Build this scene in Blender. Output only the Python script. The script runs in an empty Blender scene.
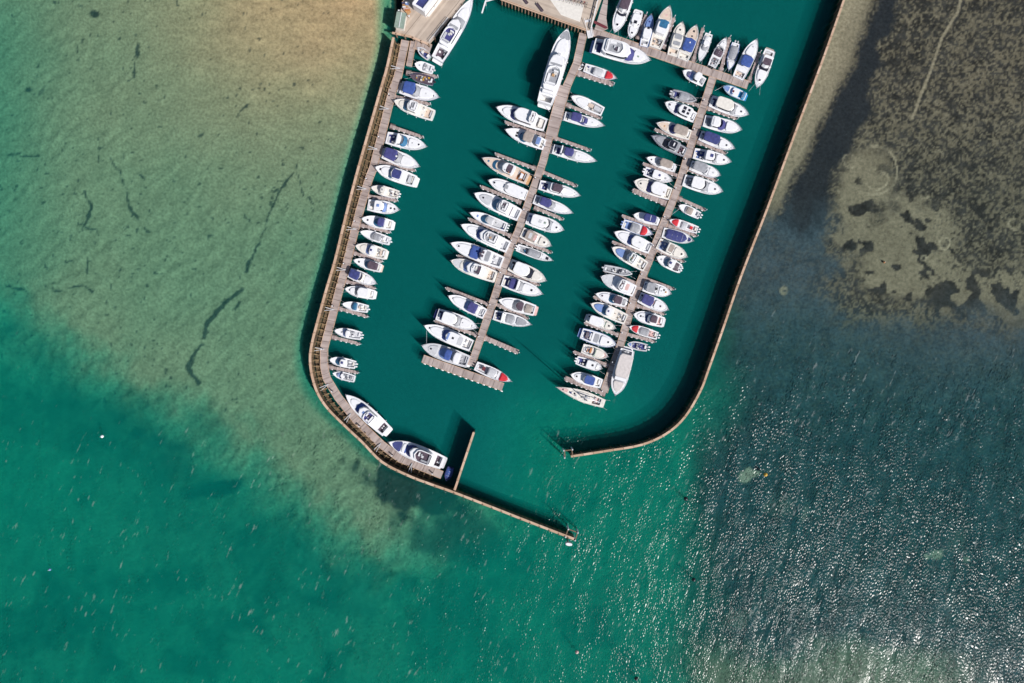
import bpy, math, random
import numpy as np
from mathutils import Vector, Matrix

random.seed(7)
PI = math.pi
S = 286.5 / 1024.0                      # metres on the water per unit of the site plan
HREF = 0.0                              # height above the water at which an outline was surveyed from the air
def W(px, py):                          # aerial survey -> true ground position (tall things lean outward in an aerial view)
    k = (191.0 - HREF) / 191.0
    return ((px - 512.0) * S * k, (341.5 - py) * S * k)
WTOP = 3.6
def smooth_line(pl, n=4):
    out = []
    for i in range(len(pl) - 1):
        p0 = pl[max(0, i - 1)]; p1 = pl[i]; p2 = pl[i + 1]; p3 = pl[min(len(pl) - 1, i + 2)]
        for k in range(n):
            u = k / n; out.append(tuple(0.5 * (2 * b + (c - a) * u + (2 * a - 5 * b + 4 * c - d) * u * u + (3 * b - a - 3 * c + d) * u ** 3) for a, b, c, d in zip(p0, p1, p2, p3)))
    return out + [pl[-1]]
def plumb(pl, h): k = (191.0 - h) / 191.0; return [((x - 512) * k + 512, (y - 341.5) * k + 341.5) for x, y in pl]

# ------------------------------------------------------------------ camera, sky, sun, exposure
scene = bpy.context.scene
cam = bpy.data.objects.new('camera', bpy.data.cameras.new('camera'))
scene.collection.objects.link(cam)
cam.location = (0, 0, 191); cam.rotation_euler = (0, 0, 0)
cam.data.lens = 24; cam.data.sensor_width = 36; cam.data.clip_end = 20000; cam.data.clip_start = 1
scene.camera = cam
SUNV = Vector((0.75 * math.sin(math.radians(46)), -0.66 * math.sin(math.radians(46)), math.cos(math.radians(46)))).normalized()
world = bpy.data.worlds.new('World'); scene.world = world; world.use_nodes = True
nt = world.node_tree; bg = nt.nodes['Background']
sky = nt.nodes.new('ShaderNodeTexSky'); sky.sky_type = 'NISHITA'; sky.sun_disc = False
sky.sun_elevation = math.asin(SUNV.z); sky.sun_rotation = math.atan2(SUNV.x, SUNV.y)
nt.links.new(sky.outputs[0], bg.inputs[0]); bg.inputs[1].default_value = 0.068
sl = bpy.data.lights.new('sun', 'SUN'); sl.energy = 4.6; sl.angle = math.radians(0.53); sl.color = (1.0, 0.95, 0.90)
so = bpy.data.objects.new('sun', sl); scene.collection.objects.link(so)
so.rotation_euler = SUNV.to_track_quat('Z', 'Y').to_euler(); so.location = (150, -130, 250)
scene.view_settings.view_transform = 'Standard'; scene.view_settings.look = 'None'
scene.view_settings.exposure = 0.12; scene.view_settings.gamma = 1.0
scene.view_settings.use_curve_mapping = False
scene.cycles.transparent_max_bounces = 16

COL = scene.collection

# ------------------------------------------------------------------ materials
def new_mat(name):
    m = bpy.data.materials.new(name); m.use_nodes = True
    return m, m.node_tree, m.node_tree.nodes['Principled BSDF']
def N(t, kind, **kw):
    n = t.nodes.new(kind)
    for k, v in kw.items(): setattr(n, k, v)
    return n
def paint(name, c, rough=0.45, var=0.12, scale=1.5, metal=0.0, spec=0.5):
    m, t, b = new_mat(name)
    tc = N(t, 'ShaderNodeTexCoord'); ns = N(t, 'ShaderNodeTexNoise'); ns.inputs['Scale'].default_value = scale
    ns.inputs['Detail'].default_value = 4
    t.links.new(tc.outputs['Object'], ns.inputs['Vector'])
    r = N(t, 'ShaderNodeValToRGB')
    r.color_ramp.elements[0].position = 0.3; r.color_ramp.elements[1].position = 0.7
    r.color_ramp.elements[0].color = (*[x * (1 - var) for x in c], 1)
    r.color_ramp.elements[1].color = (*[min(1, x * (1 + var)) for x in c], 1)
    t.links.new(ns.outputs['Fac'], r.inputs['Fac']); t.links.new(r.outputs['Color'], b.inputs['Base Color'])
    b.inputs['Roughness'].default_value = rough; b.inputs['Metallic'].default_value = metal
    b.inputs['Specular IOR Level'].default_value = spec
    return m
MAT = {}
def P_(k, *a, **kw): MAT[k] = paint(k, *a, **kw)
P_('w', (0.76, 0.765, 0.79), 0.3, 0.05); P_('cr', (0.71, 0.68, 0.63), 0.4, 0.08); P_('tq', (0.56, 0.52, 0.51), 0.7, 0.12); P_('gr', (0.30, 0.31, 0.34), 0.6, 0.15)
P_('lg', (0.52, 0.53, 0.56), 0.5, 0.1); P_('nv', (0.035, 0.045, 0.17), 0.8, 0.25); P_('bl', (0.04, 0.085, 0.30), 0.75, 0.2)
P_('pu', (0.05, 0.052, 0.19), 0.8, 0.2); P_('br', (0.085, 0.06, 0.085), 0.85, 0.25); P_('tp', (0.34, 0.29, 0.26), 0.8, 0.15)
P_('tk', (0.46, 0.27, 0.13), 0.7, 0.25, 4.0); P_('pe', (0.60, 0.49, 0.41), 0.6, 0.12); P_('rd', (0.55, 0.02, 0.035), 0.7, 0.15)
P_('or', (0.45, 0.19, 0.07), 0.7, 0.2); P_('ye', (0.62, 0.36, 0.04), 0.6, 0.25); P_('te', (0.03, 0.14, 0.27), 0.5, 0.3)
P_('lb', (0.16, 0.25, 0.50), 0.5, 0.15); P_('dg', (0.02, 0.022, 0.035), 0.12, 0.2); P_('bg', (0.02, 0.045, 0.15), 0.12, 0.2)
P_('bk', (0.015, 0.015, 0.02), 0.5, 0.2); P_('mr', (0.13, 0.02, 0.03), 0.7, 0.2); P_('cy', (0.03, 0.25, 0.50), 0.5, 0.2)
P_('metal', (0.6, 0.6, 0.62), 0.3, 0.05, metal=0.8); P_('pk', (0.60, 0.40, 0.38), 0.7, 0.12)
P_('nvhull', (0.04, 0.05, 0.11), 0.25, 0.15); P_('gn', (0.24, 0.31, 0.26), 0.8, 0.15)

def timber(name, c1, c2, joint=3.0, plank=0.45):
    m, t, b = new_mat(name)
    tc = N(t, 'ShaderNodeTexCoord'); sep = N(t, 'ShaderNodeSeparateXYZ'); t.links.new(tc.outputs['UV'], sep.inputs[0])
    # planks across the run: v metres along
    sn = N(t, 'ShaderNodeMath', operation='DIVIDE'); t.links.new(sep.outputs['Y'], sn.inputs[0]); sn.inputs[1].default_value = plank
    fl = N(t, 'ShaderNodeMath', operation='FLOOR'); t.links.new(sn.outputs[0], fl.inputs[0])
    wn = N(t, 'ShaderNodeTexWhiteNoise', noise_dimensions='1D'); t.links.new(fl.outputs[0], wn.inputs['W'])
    ns = N(t, 'ShaderNodeTexNoise'); ns.inputs['Scale'].default_value = 0.35; ns.inputs['Detail'].default_value = 5
    t.links.new(tc.outputs['Object'], ns.inputs['Vector'])
    ad = N(t, 'ShaderNodeMath', operation='MULTIPLY_ADD'); t.links.new(wn.outputs['Value'], ad.inputs[0]); ad.inputs[1].default_value = 0.45
    t.links.new(ns.outputs['Fac'], ad.inputs[2])
    r = N(t, 'ShaderNodeValToRGB'); r.color_ramp.elements[0].position = 0.4; r.color_ramp.elements[1].position = 1.0
    r.color_ramp.elements[0].color = (*c1, 1); r.color_ramp.elements[1].color = (*c2, 1)
    t.links.new(ad.outputs[0], r.inputs['Fac'])
    md = N(t, 'ShaderNodeMath', operation='MODULO'); t.links.new(sep.outputs['Y'], md.inputs[0]); md.inputs[1].default_value = joint
    lt = N(t, 'ShaderNodeMath', operation='LESS_THAN'); t.links.new(md.outputs[0], lt.inputs[0]); lt.inputs[1].default_value = 0.12
    mx = N(t, 'ShaderNodeMix', data_type='RGBA'); t.links.new(lt.outputs[0], mx.inputs['Factor'])
    t.links.new(r.outputs['Color'], mx.inputs['A']); mx.inputs['B'].default_value = (c1[0] * .4, c1[1] * .4, c1[2] * .4, 1)
    t.links.new(mx.outputs['Result'], b.inputs['Base Color']); b.inputs['Roughness'].default_value = 0.85
    MAT[name] = m
timber('pontoon', (0.27, 0.215, 0.20), (0.44, 0.37, 0.345))
timber('finger', (0.26, 0.20, 0.19), (0.43, 0.35, 0.33), joint=2.4)
timber('wharf', (0.35, 0.285, 0.235), (0.52, 0.435, 0.36), joint=6.0, plank=0.6)
timber('cap', (0.40, 0.26, 0.17), (0.60, 0.43, 0.32), joint=2.8, plank=2.8)
timber('oldwood', (0.07, 0.048, 0.03), (0.22, 0.15, 0.08), joint=1.4, plank=0.7)
P_('oldpile', (0.22, 0.15, 0.08), 0.9, 0.5, 1.0)

# ------------------------------------------------------------------ mesh helpers
def link(o, parent=None):
    COL.objects.link(o)
    if parent is not None: o.parent = parent
    return o
class MB:
    def __init__(s): s.v = []; s.f = []; s.uv = {}; s.sm = set()
    def add(s, verts, faces, smooth=False):
        b = len(s.v); s.v += [tuple(v) for v in verts]
        for f in faces:
            if smooth: s.sm.add(len(s.f))
            s.f.append([b + i for i in f])
    def box(s, x0, x1, y0, y1, z0, z1, taper=0.0):
        t = taper
        s.add([(x0, y0, z0), (x1, y0, z0), (x1, y1, z0), (x0, y1, z0), (x0 + t, y0 + t, z1), (x1 - t, y0 + t, z1), (x1 - t, y1 - t, z1), (x0 + t, y1 - t, z1)],
              [(0, 3, 2, 1), (4, 5, 6, 7), (0, 1, 5, 4), (1, 2, 6, 5), (2, 3, 7, 6), (3, 0, 4, 7)])
    def bar(s, a, b, w, h=None):
        h = h or w; a = Vector(a); b = Vector(b); d = (b - a)
        if d.length < 1e-6: return
        d.normalize(); up = Vector((0, 0, 1)) if abs(d.z) < 0.95 else Vector((1, 0, 0))
        sx = d.cross(up).normalized() * w / 2; sz = sx.cross(d).normalized() * h / 2
        vs = [p + i * sx + j * sz for p in (a, b) for i, j in ((-1, -1), (1, -1), (1, 1), (-1, 1))]
        s.add(vs, [(0, 1, 2, 3), (7, 6, 5, 4), (0, 4, 5, 1), (1, 5, 6, 2), (2, 6, 7, 3), (3, 7, 4, 0)])
    def tube(s, a, b, r0, r1=None, n=8):
        r1 = r0 if r1 is None else r1; a = Vector(a); b = Vector(b); d = (b - a).normalized()
        up = Vector((0, 0, 1)) if abs(d.z) < 0.95 else Vector((1, 0, 0))
        x = d.cross(up).normalized(); y = x.cross(d)
        vs = []
        for p, r in ((a, r0), (b, r1)):
            for k in range(n):
                an = 2 * PI * k / n; vs.append(p + x * r * math.cos(an) + y * r * math.sin(an))
        s.add(vs, [(k, (k + 1) % n, n + (k + 1) % n, n + k) for k in range(n)], True)
        s.add([], []); base = len(s.v) - 2 * n
        s.f.append([base + k for k in range(n - 1, -1, -1)]); s.f.append([base + n + k for k in range(n)])
    def rings(s, rings, cap0=True, cap1=True, smooth=True, closed=True):
        n = len(rings[0]); b = len(s.v)
        for r in rings: s.v += [tuple(p) for p in r]
        for i in range(len(rings) - 1):
            for k in range(n if closed else n - 1):
                if smooth: s.sm.add(len(s.f))
                s.f.append([b + i * n + k, b + i * n + (k + 1) % n, b + (i + 1) * n + (k + 1) % n, b + (i + 1) * n + k])
        if cap0: s.f.append([b + k for k in range(n - 1, -1, -1)])
        if cap1: s.f.append([b + (len(rings) - 1) * n + k for k in range(n)])
    def build(s, name, mat, parent=None, uv=None):
        me = bpy.data.meshes.new(name); me.from_pydata(s.v, [], s.f); me.materials.append(MAT[mat] if isinstance(mat, str) else mat)
        if s.sm:
            fl = [i in s.sm for i in range(len(s.f))]; me.polygons.foreach_set('use_smooth', fl)
        if uv is not None:
            l = me.uv_layers.new(name='UVMap'); li = np.empty(len(me.loops), int); me.loops.foreach_get('vertex_index', li)
            a = np.array(uv, dtype=float)[li]; l.data.foreach_set('uv', a.ravel())
        me.update()
        return link(bpy.data.objects.new(name, me), parent)
def empty(name, loc, rz=0.0):
    o = bpy.data.objects.new(name, None); COL.objects.link(o); o.location = loc; o.rotation_euler = (0, 0, rz)
    o.empty_display_size = 0.5; return o
def tag(o, label=None, cat=None, group=None, kind=None):
    if label: o['label'] = label
    if cat: o['category'] = cat
    if group: o['group'] = group
    if kind: o['kind'] = kind
    return o

def strip(name, pts, width, z0, z1, mat, parent=None, closed_ends=True):
    """a slab following a polyline of world points, flat ends; uv = (across, metres along)"""
    pts = [Vector((p[0], p[1])) for p in pts]
    v = []; uv = []; f = []; s_ = 0.0
    widths = width if isinstance(width, (list, tuple)) else [width] * len(pts)
    for i, p in enumerate(pts):
        if i == 0: d = (pts[1] - p).normalized(); m = 1.0
        elif i == len(pts) - 1: d = (p - pts[i - 1]).normalized(); m = 1.0
        else:
            d1 = (p - pts[i - 1]).normalized(); d2 = (pts[i + 1] - p).normalized(); d = (d1 + d2).normalized(); m = 1.0 / max(0.6, d.dot(d1))
        if i: s_ += (p - pts[i - 1]).length
        n = Vector((-d.y, d.x)) * widths[i] * 0.5 * m
        for q, u in ((p + n, 0), (p - n, widths[i])):
            v.append((q.x, q.y, z1)); uv.append((u, s_))
        for q, u in ((p + n, 0), (p - n, widths[i])):
            v.append((q.x, q.y, z0)); uv.append((u, s_))
    for i in range(len(pts) - 1):
        a = 4 * i; b = a + 4
        f += [(a, a + 1, b + 1, b), (a + 3, a + 2, b + 2, b + 3), (a + 2, a, b, b + 2), (a + 1, a + 3, b + 3, b + 1)]
    e = 4 * (len(pts) - 1); f += [(0, 2, 3, 1), (e, e + 1, e + 3, e + 2)]
    mb = MB(); mb.add(v, f); return mb.build(name, mat, parent, uv=uv)
def walk(pts, step, start=0.0):
    """points and directions every step metres along a world polyline"""
    out = []; need = start; acc = 0.0
    for a, b in zip(pts[:-1], pts[1:]):
        a = Vector(a); b = Vector(b); L = (b - a).length; d = (b - a) / L
        while need <= acc + L:
            out.append((a + d * (need - acc), d)); need += step
        acc += L
    return out

# ------------------------------------------------------------------ site plan
LWALL = [(393.5, 37), (387, 67), (380.4, 90), (360.5, 160), (355, 180), (345.5, 217), (335, 260), (327, 287), (317, 323), (311.5, 345), (310, 360), (312, 376), (317.5, 393),
         (328, 409), (347, 428), (362, 442), (382, 462), (408, 475.5), (430, 484), (454, 492.5), (490, 506.5), (536, 524.5), (574, 539)]
RWALL = [(871, -80), (857.5, -40), (844, 0), (823, 59.6), (798, 126), (768, 207), (741.6, 275), (724.4, 325), (708.5, 370), (700.5, 391), (685, 417), (666, 434), (641, 445), (606.4, 451), (571, 456.5)]
STUB = [(454.5, 490.5), (474, 432)]
LWALK = [(405.5, 40), (398, 76), (392.5, 90), (381.5, 135.5), (373, 168.4), (368.4, 180), (357.8, 217.6), (347.4, 260), (340, 287), (324, 348), (324, 366), (326.5, 378), (338, 397),
         (356, 420), (382, 445), (400, 458.5), (442, 475)]
MPIER = [(583.5, 33), (577, 63), (566.5, 87)]
MPIERW = [(565, 86), (560, 103), (551, 137)]
MPIER2 = [(549.5, 136), (543, 162), (518, 232), (510.5, 247), (494.6, 297.6), (471, 366)]
MEND = [(422.5, 358.5), (503, 387)]
ARM = [(590, 30.5), (648, 51), (711, 72.5), (748, 85)]
RPIER = [(713, 77), (704, 105), (696.3, 128), (680.5, 180), (675.5, 194), (644.5, 272), (634.5, 296), (620.5, 344.6), (604, 392)]
LWALL = plumb(LWALL, WTOP); RWALL = plumb(RWALL, WTOP); STUB = plumb(STUB, WTOP)
def Wl(pl): return [W(*p) for p in pl]

# ------------------------------------------------------------------ seabed and water fields (numpy)
rng = np.random.RandomState(3)
def vnoise(x, y, seed=0):
    r = np.random.RandomState(seed); n = 256; lat = r.rand(n, n)
    xi = np.floor(x).astype(int); yi = np.floor(y).astype(int); fx = x - xi; fy = y - yi
    fx = fx * fx * (3 - 2 * fx); fy = fy * fy * (3 - 2 * fy)
    a = lat[xi % n, yi % n]; b = lat[(xi + 1) % n, yi % n]; c = lat[xi % n, (yi + 1) % n]; d = lat[(xi + 1) % n, (yi + 1) % n]
    return (a * (1 - fx) + b * fx) * (1 - fy) + (c * (1 - fx) + d * fx) * fy
def fbm(x, y, sc, seed=0, oct=4, sx=1.0, rot=0.0):
    c, s = math.cos(rot), math.sin(rot); X = (x * c + y * s) / sc / sx; Y = (-x * s + y * c) / sc
    o = 0; a = 1.0; t = 0
    for k in range(oct):
        o = o + a * vnoise(X * 2 ** k + 17.3 * k, Y * 2 ** k + 9.1 * k, seed + k); t += a; a *= 0.5
    return o / t
def sst(a, b, v): t = np.clip((v - a) / (b - a), 0, 1); return t * t * (3 - 2 * t)
def inpoly(x, y, poly):
    ins = np.zeros(x.shape, bool); n = len(poly)
    for i in range(n):
        x0, y0 = poly[i]; x1, y1 = poly[(i + 1) % n]
        if y0 == y1: continue
        c = ((y0 > y) != (y1 > y)) & (x < (x1 - x0) * (y - y0) / (y1 - y0) + x0); ins ^= c
    return ins
def dline(x, y, pl, pad=60):
    d = np.full(x.shape, 1e3)
    for (x0, y0), (x1, y1) in zip(pl[:-1], pl[1:]):
        dx, dy = x1 - x0, y1 - y0; L = dx * dx + dy * dy + 1e-9
        t = np.clip(((x - x0) * dx + (y - y0) * dy) / L, 0, 1)
        d = np.minimum(d, np.hypot(x - x0 - t * dx, y - y0 - t * dy))
    return d
BASIN = [(420, -90)] + [(400, 20)] + LWALL + [(574, 470)] + RWALL[::-1] + [(880, -90)]
def fields(x, y):
    """x, y = site plan coordinates. depth (m), sand mask, basin mask, chop"""
    n1 = fbm(x, y, 60, 11); n2 = fbm(x, y, 22, 21); n3 = fbm(x, y, 160, 31, 3)
    basin = inpoly(x, y, BASIN).astype(float)
    lwx = np.interp(y, [p[1] for p in LWALL], [p[0] for p in LWALL])
    rwy = sorted(RWALL, key=lambda p: p[1]); rwx = np.interp(y, [p[1] for p in rwy], [p[0] for p in rwy])
    # left flat: shallow towards the shore at the top, deep beyond a soft drop-off
    dist = np.hypot((x - 345) * 0.8, (y + 30) * 1.0)
    dl = 0.22 + 0.95 * sst(20, 330, dist) + 0.25 * (n1 - 0.5) + 0.9 * sst(90, -40, x) * sst(-80, 60, y) + 2.3 * sst(24, 2, lwx - x) * (x < lwx)
    yb = np.interp(x, [-400, 0, 50, 100, 170, 230, 300, 345, 385, 410, 450, 500, 540], [250, 318, 345, 385, 425, 462, 515, 560, 575, 520, 430, 340, 200])
    q = y - yb + (n1 - 0.5) * 70 + (n2 - 0.5) * 30
    deep = sst(-60, 55, q + (fbm(x, y, 7, 33, 3) - .5) * 30)
    d = dl * (1 - deep) + (4.0 + 0.6 * sst(0, 250, q) + 1.0 * (n3 - 0.5)) * deep
    # right field
    xb = np.interp(y, [290, 330, 370, 410, 450, 500, 600, 700, 1200], [0, 722, 728, 722, 704, 697, 700, 688, 640]); xb = np.where(y < 300, rwx - 4, np.maximum(xb, rwx - 4))
    right = sst(-36, 36, x - xb + (n1 - 0.5) * 44 * sst(300, 360, y) + (n2 - .5) * 14 * sst(300, 360, y) + 20 * sst(320, 290, y)) * (x > 560)
    right = right * (1 - basin)
    dr = 0.16 + 0.15 * sst(60, 240, y) + 1.35 * sst(285, 430, y + (n3 - 0.5) * 60 - 0.12 * (x - 850)) + 0.3 * sst(400, 560, y) - 0.9 * sst(610, 700, y + (n1 - .5) * 60)
    d = d - 1.9 * deep * sst(85, 35, np.hypot((x - 430) * .85, y - 515) + (n2 - .5) * 40) * (1 - right)
    d = np.where(x > 560, np.maximum(d, 3.6), d)
    d = d * (1 - right) + dr * right
    mouth = sst(8, 120, dline(x, y, [LWALL[-1], RWALL[-1]])) ; bsoft = basin * mouth
    d = d * (1 - bsoft) + (4.1 + 0.25 * (n3 - 0.5)) * bsoft
    basin_hard = basin; basin = bsoft
    # beyond the picture at the top the bottom rises to a beach
    d = d * sst(-420, -130, y) - 1.6 * sst(-260, -520, y)
    chop = sst(330, 520, y + 0.10 * x + (n3 - .5) * 120) * (1 - 0.9 * basin) * (0.78 + 0.08 * sst(650, 760, x)) * (.85 + .15 * sst(120, 400, x)) + 0.03 + 0.18 * sst(700, 760, x) * sst(270, 400, y)
    chop = chop * (1 - basin) + (0.02 + 0.06 * sst(380, 520, y)) * basin
    return d, right, basin, chop, deep, n1, n2, n3, rwx, lwx
def grid_lines(a, b, step, far):
    inner = np.arange(a, b + step, step); o = []; s = step; v = b + step
    while v < far: s *= 1.35; v += s; o.append(v)
    o2 = []; s = step; v = a
    while v > -far: s *= 1.35; v -= s; o2.append(v)
    return np.array(o2[::-1] + list(inner) + o)
def grid_mesh(name, step, zfun, cols):
    gx = grid_lines(-120, 1144, step, 14000); gy = grid_lines(-130, 813, step, 14000)
    X, Y = np.meshgrid(gx, gy); nx, ny = len(gx), len(gy)
    F = fields(X, Y); Z = zfun(X, Y, F)
    co = np.stack([(X - 512) * S, (341.5 - Y) * S, Z], -1).reshape(-1, 3)
    me = bpy.data.meshes.new(name); me.vertices.add(nx * ny); me.vertices.foreach_set('co', co.ravel())
    i = np.arange(nx * ny).reshape(ny, nx)
    q = np.stack([i[1:, :-1], i[1:, 1:], i[:-1, 1:], i[:-1, :-1]], -1).reshape(-1, 4)
    me.loops.add(q.size); me.loops.foreach_set('vertex_index', q.ravel().astype(np.int32))
    me.polygons.add(len(q)); me.polygons.foreach_set('loop_start', np.arange(0, q.size, 4, dtype=np.int32))
    me.polygons.foreach_set('use_smooth', np.ones(len(q), bool))
    me.update(calc_edges=True)
    for nm, arr in cols(X, Y, F).items():
        if arr.ndim == 3:
            at = me.color_attributes.new(nm, 'FLOAT_COLOR', 'POINT'); a4 = np.ones((nx * ny, 4)); a4[:, :3] = arr.reshape(-1, 3)
            at.data.foreach_set('color', a4.ravel())
        else:
            at = me.attributes.new(nm, 'FLOAT', 'POINT'); at.data.foreach_set('value', arr.ravel().astype(float))
    return link(bpy.data.objects.new(name, me))

WEED = [[(108, 157), (113, 165), (119, 169), (121, 180), (124, 188), (128, 205), (132, 214), (136, 220)],
        [(297, 166), (290, 176), (282, 185), (279, 192), (268, 213)], [(272, 205), (262, 232), (254, 250), (243, 272)],
        [(240, 289), (232, 297), (219, 308), (210, 318), (205, 325), (202, 338)], [(201, 345), (189, 357), (187, 366), (190, 374), (197, 383)],
        [(0, 286), (18, 289), (24, 293)], [(50, 289), (62, 290), (75, 285), (84, 287), (90, 292)], [(86, 200), (88, 206), (84, 221), (80, 231)],
        [(81, 228), (93, 228), (95, 234)], [(84, 257), (84, 272)], [(83, 191), (88, 203), (87, 214)], [(0, 153), (12, 154), (34, 155)], [(296, 170), (303, 196), (312, 202)],
        [(234, 116), (247, 104)], [(238, 302), (233, 309)], [(132, 60), (138, 40), (134, 66), (133, 76)], [(305, 195), (312, 202)], [(136, 172), (142, 178)]]
def offp(pl, o):
    out = []
    for i, p in enumerate(pl):
        a = pl[max(0, i - 1)]; b = pl[min(len(pl) - 1, i + 1)]; dx, dy = b[0] - a[0], b[1] - a[1]; L = math.hypot(dx, dy); out.append((p[0] + dy / L * o, p[1] - dx / L * o))
    return out
def ripple(X, Y):
    wx = X + 14 * fbm(X, Y, 60, 55, 2); wy = Y + 14 * fbm(X, Y, 60, 57, 2)
    a = fbm(wx, wy, 5.5, 51, 2, sx=2.4, rot=-0.75); b = fbm(wx, wy, 5.0, 53, 2, sx=2.8, rot=0.15); k = sst(330, 60, np.hypot(X - 345, Y + 25))
    return a * (1 - k) + b * k
def bed_cols(X, Y, F):
    d, right, basin, chop, deep, n1, n2, n3, rwx, lwx = F
    sand = np.array([0.282, 0.238, 0.152]); weed = np.array([0.022, 0.032, 0.034])
    c = np.ones(X.shape + (3,)) * sand
    fine = fbm(X, Y, 5, 41, 3); rip = ripple(X, Y)
    left = (X < lwx + 5) | (Y > 470)
    shore = sst(200, 0, np.hypot((X - 345) * .8, (Y + 25)))
    c = c * (1 + 0.30 * (rip - 0.5) + (0.5 * (n3 - .5) - .50 * sst(.50, .66, fbm(X, Y, 42, 145, 4)) - .25 * sst(.5, .62, fbm(X, Y, 14, 149, 3))) * deep + 0.10 * (fine - .5))[..., None]
    c = c * (1 - shore[..., None]) + shore[..., None] * c * np.array([1.60, 1.22, 1.10])
    # scattered clumps of weed on the left flat
    cl = fbm(X, Y, 4.2, 61, 2); dens = fbm(X, Y, 90, 71, 2)
    dots = sst(0.80, 0.88, cl + 0.10 * (dens - 0.5) + 0.02 * sst(200, 0, X)) * (X < 330) * (Y < 420) * 0.75
    c = c * (1 - dots[..., None]) + weed * dots[..., None]
    sub = (X < 330) & (Y < 400); xs, ys = X[sub], Y[sub]
    wx = xs + 5 * (fbm(xs, ys, 9, 81, 3) - .5); wy = ys + 5 * (fbm(xs, ys, 9, 91, 3) - .5); dm = np.full(xs.shape, 99.0)
    for k, pl in enumerate(WEED): dm = np.minimum(dm, dline(wx, wy, pl) - (1.5 if k in (3, 4) else 0.0))
    wm = np.zeros(X.shape); wm[sub] = sst(2.0, 0.5, dm + 3.4 * (fbm(xs, ys, 5, 95, 3) - .40)) * 0.85
    c = c * (1 - wm[..., None]) + weed * wm[..., None]
    # dark reefs and weed beds in the deep water left and below
    def blob(cx, cy, rx, ry, rot=0.0, nz=0.6, soft=0.5, seed=5, sc=14):
        cc, s = math.cos(rot), math.sin(rot); u = ((X - cx) * cc + (Y - cy) * s) / rx; v = (-(X - cx) * s + (Y - cy) * cc) / ry
        return sst(1 + soft / 2, 1 - soft / 2, np.hypot(u, v) + nz * (fbm(X, Y, sc, seed) - .5) * 2)
    for a in ((207, 492, 34, 9, -0.18, .55, .7, 5, 10, 1.0), (150, 470, 70, 22, .3, .8, 1.0, 19, 30, .45), (160, 446, 26, 7, .2, .7, .8, 20, 12, .6), (130, 436, 12, 4, -.5, .8, .5, 6, 10, .6), (413, 490, 46, 26, .35, 1.0, .6, 7, 16, .95), (455, 540, 60, 28, .4, .9, .9, 8, 24, .8),
              (465, 616, 38, 20, .2, .7, 1.0, 9, 30, .45), (330, 600, 50, 30, .2, .7, 1.0, 10, 40, .30), (180, 520, 80, 26, .5, .7, 1.0, 12, 40, .30), (70, 420, 50, 30, .6, .8, 1.0, 13, 40, .25),
              (530, 590, 60, 25, .3, .7, 1.0, 15, 40, .30), (110, 610, 60, 30, .3, .7, 1.0, 16, 40, .25), (600, 640, 40, 24, .2, .7, 1., 17, 40, .2), (92, 60, 5, 4, 0, .6, .5, 3, 6, .0),
              (92, 13, 5, 4, 0, .8, .5, 3, 6, .9), (250, 262, 7, 17, 0.2, .5, 1.0, 18, 14, .0), (24, 88, 5, 3, .2, .9, .5, 3, 6, .9), (38, 90, 5, 2, -.9, .9, .5, 3, 6, .6)):
        m = blob(*a[:9]) * a[9] * (basin < 1); c = c * (1 - m[..., None]) + weed * 0.9 * m[..., None]
    # right field: seagrass
    off = X - rwx + (n2 - .5) * 12
    g = right * sst(15, 24, off + (n1 - .5) * 16 - np.clip((170 - Y) * 0.10, -10, 20))
    band = sst(20, 30, off + (n1 - .5) * 16 - np.clip((170 - Y) * 0.10, -10, 20)) * sst(74, 60, off + (n2 - .5) * 26 + (n1 - .5) * 20) * sst(300, 235, Y + (n1 - .5) * 50 + (n2 - .5) * 30)
    # open sand inside the field
    sandy = blob(868, 182, 30, 34, 0, .5, .6, 23, 20) + blob(905, 250, 46, 48, .9, .55, .45, 24, 22) + blob(975, 292, 58, 26, .35, .5, .4, 25, 22) + blob(1045, 310, 60, 40, .2, .5, .4, 26, 22)
    sandy = sandy + .75 * blob(850, 225, 14, 36, 0, .8, .5, 27, 14) + .8 * blob(800, 210, 10, 20, 0, .9, .5, 28, 12)
    up = sst(330, 300, Y + (n2 - .5) * 26 - (X - 950) * 0.03)
    sandy = np.clip(sandy, 0, 1) * up
    mott = 0.76 * fbm(X, Y, 2.1, 101, 2) + .24 * fbm(X, Y, 7.5, 107, 2); mott2 = fbm(X, Y, 9, 103, 3)
    cover = sst(0.30, 0.60, mott + 0.16 * (n1 - .5)) * 0.85 + .15
    coverS = sst(0.62 - 0.22 * sst(930, 985, X) * sst(300, 260, Y), 0.72, mott + 0.12 * (n1 - .5)) * (0.12 + 0.88 * sst(900, 970, X) * sst(305, 275, Y))
    clumps = sst(0.56, 0.60, fbm(X, Y, 13, 111, 3) + 0.24 * sst(235, 335, Y - .25 * np.abs(X - 960) + 10) - .07) * sst(120, 200, Y)
    g1 = g * (1 - sandy) * cover + sandy * np.maximum(coverS, clumps)
    lowr = sst(290, 340, Y + (n2 - .5) * 40)
    lowr = np.maximum(lowr, sst(185, 240, Y + (n2 - .5) * 30) * sst(862, 815, X + (n2 - .5) * 50 + (n1 - .5) * 40 - .1 * (Y - 220)) * (1 - np.clip(sandy, 0, 1) * .8))
    g1 = np.maximum(g1, right * lowr * (0.80 + 0.2 * cover)); g1 = np.maximum(g1, g * band)
    # ring scars and drag line left by moorings
    warp = 3 * (fbm(X, Y, 10, 121, 2) - .5)
    def ring(cx, cy, r, w, amt, e=1.0):
        return amt * 1.1 * sst(.25, .6, fbm(X, Y, 12, 123, 2)) * sst(w, w * .4, np.abs(np.hypot((X - cx), (Y - cy) * e) + warp * 1.6 - r))
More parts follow.
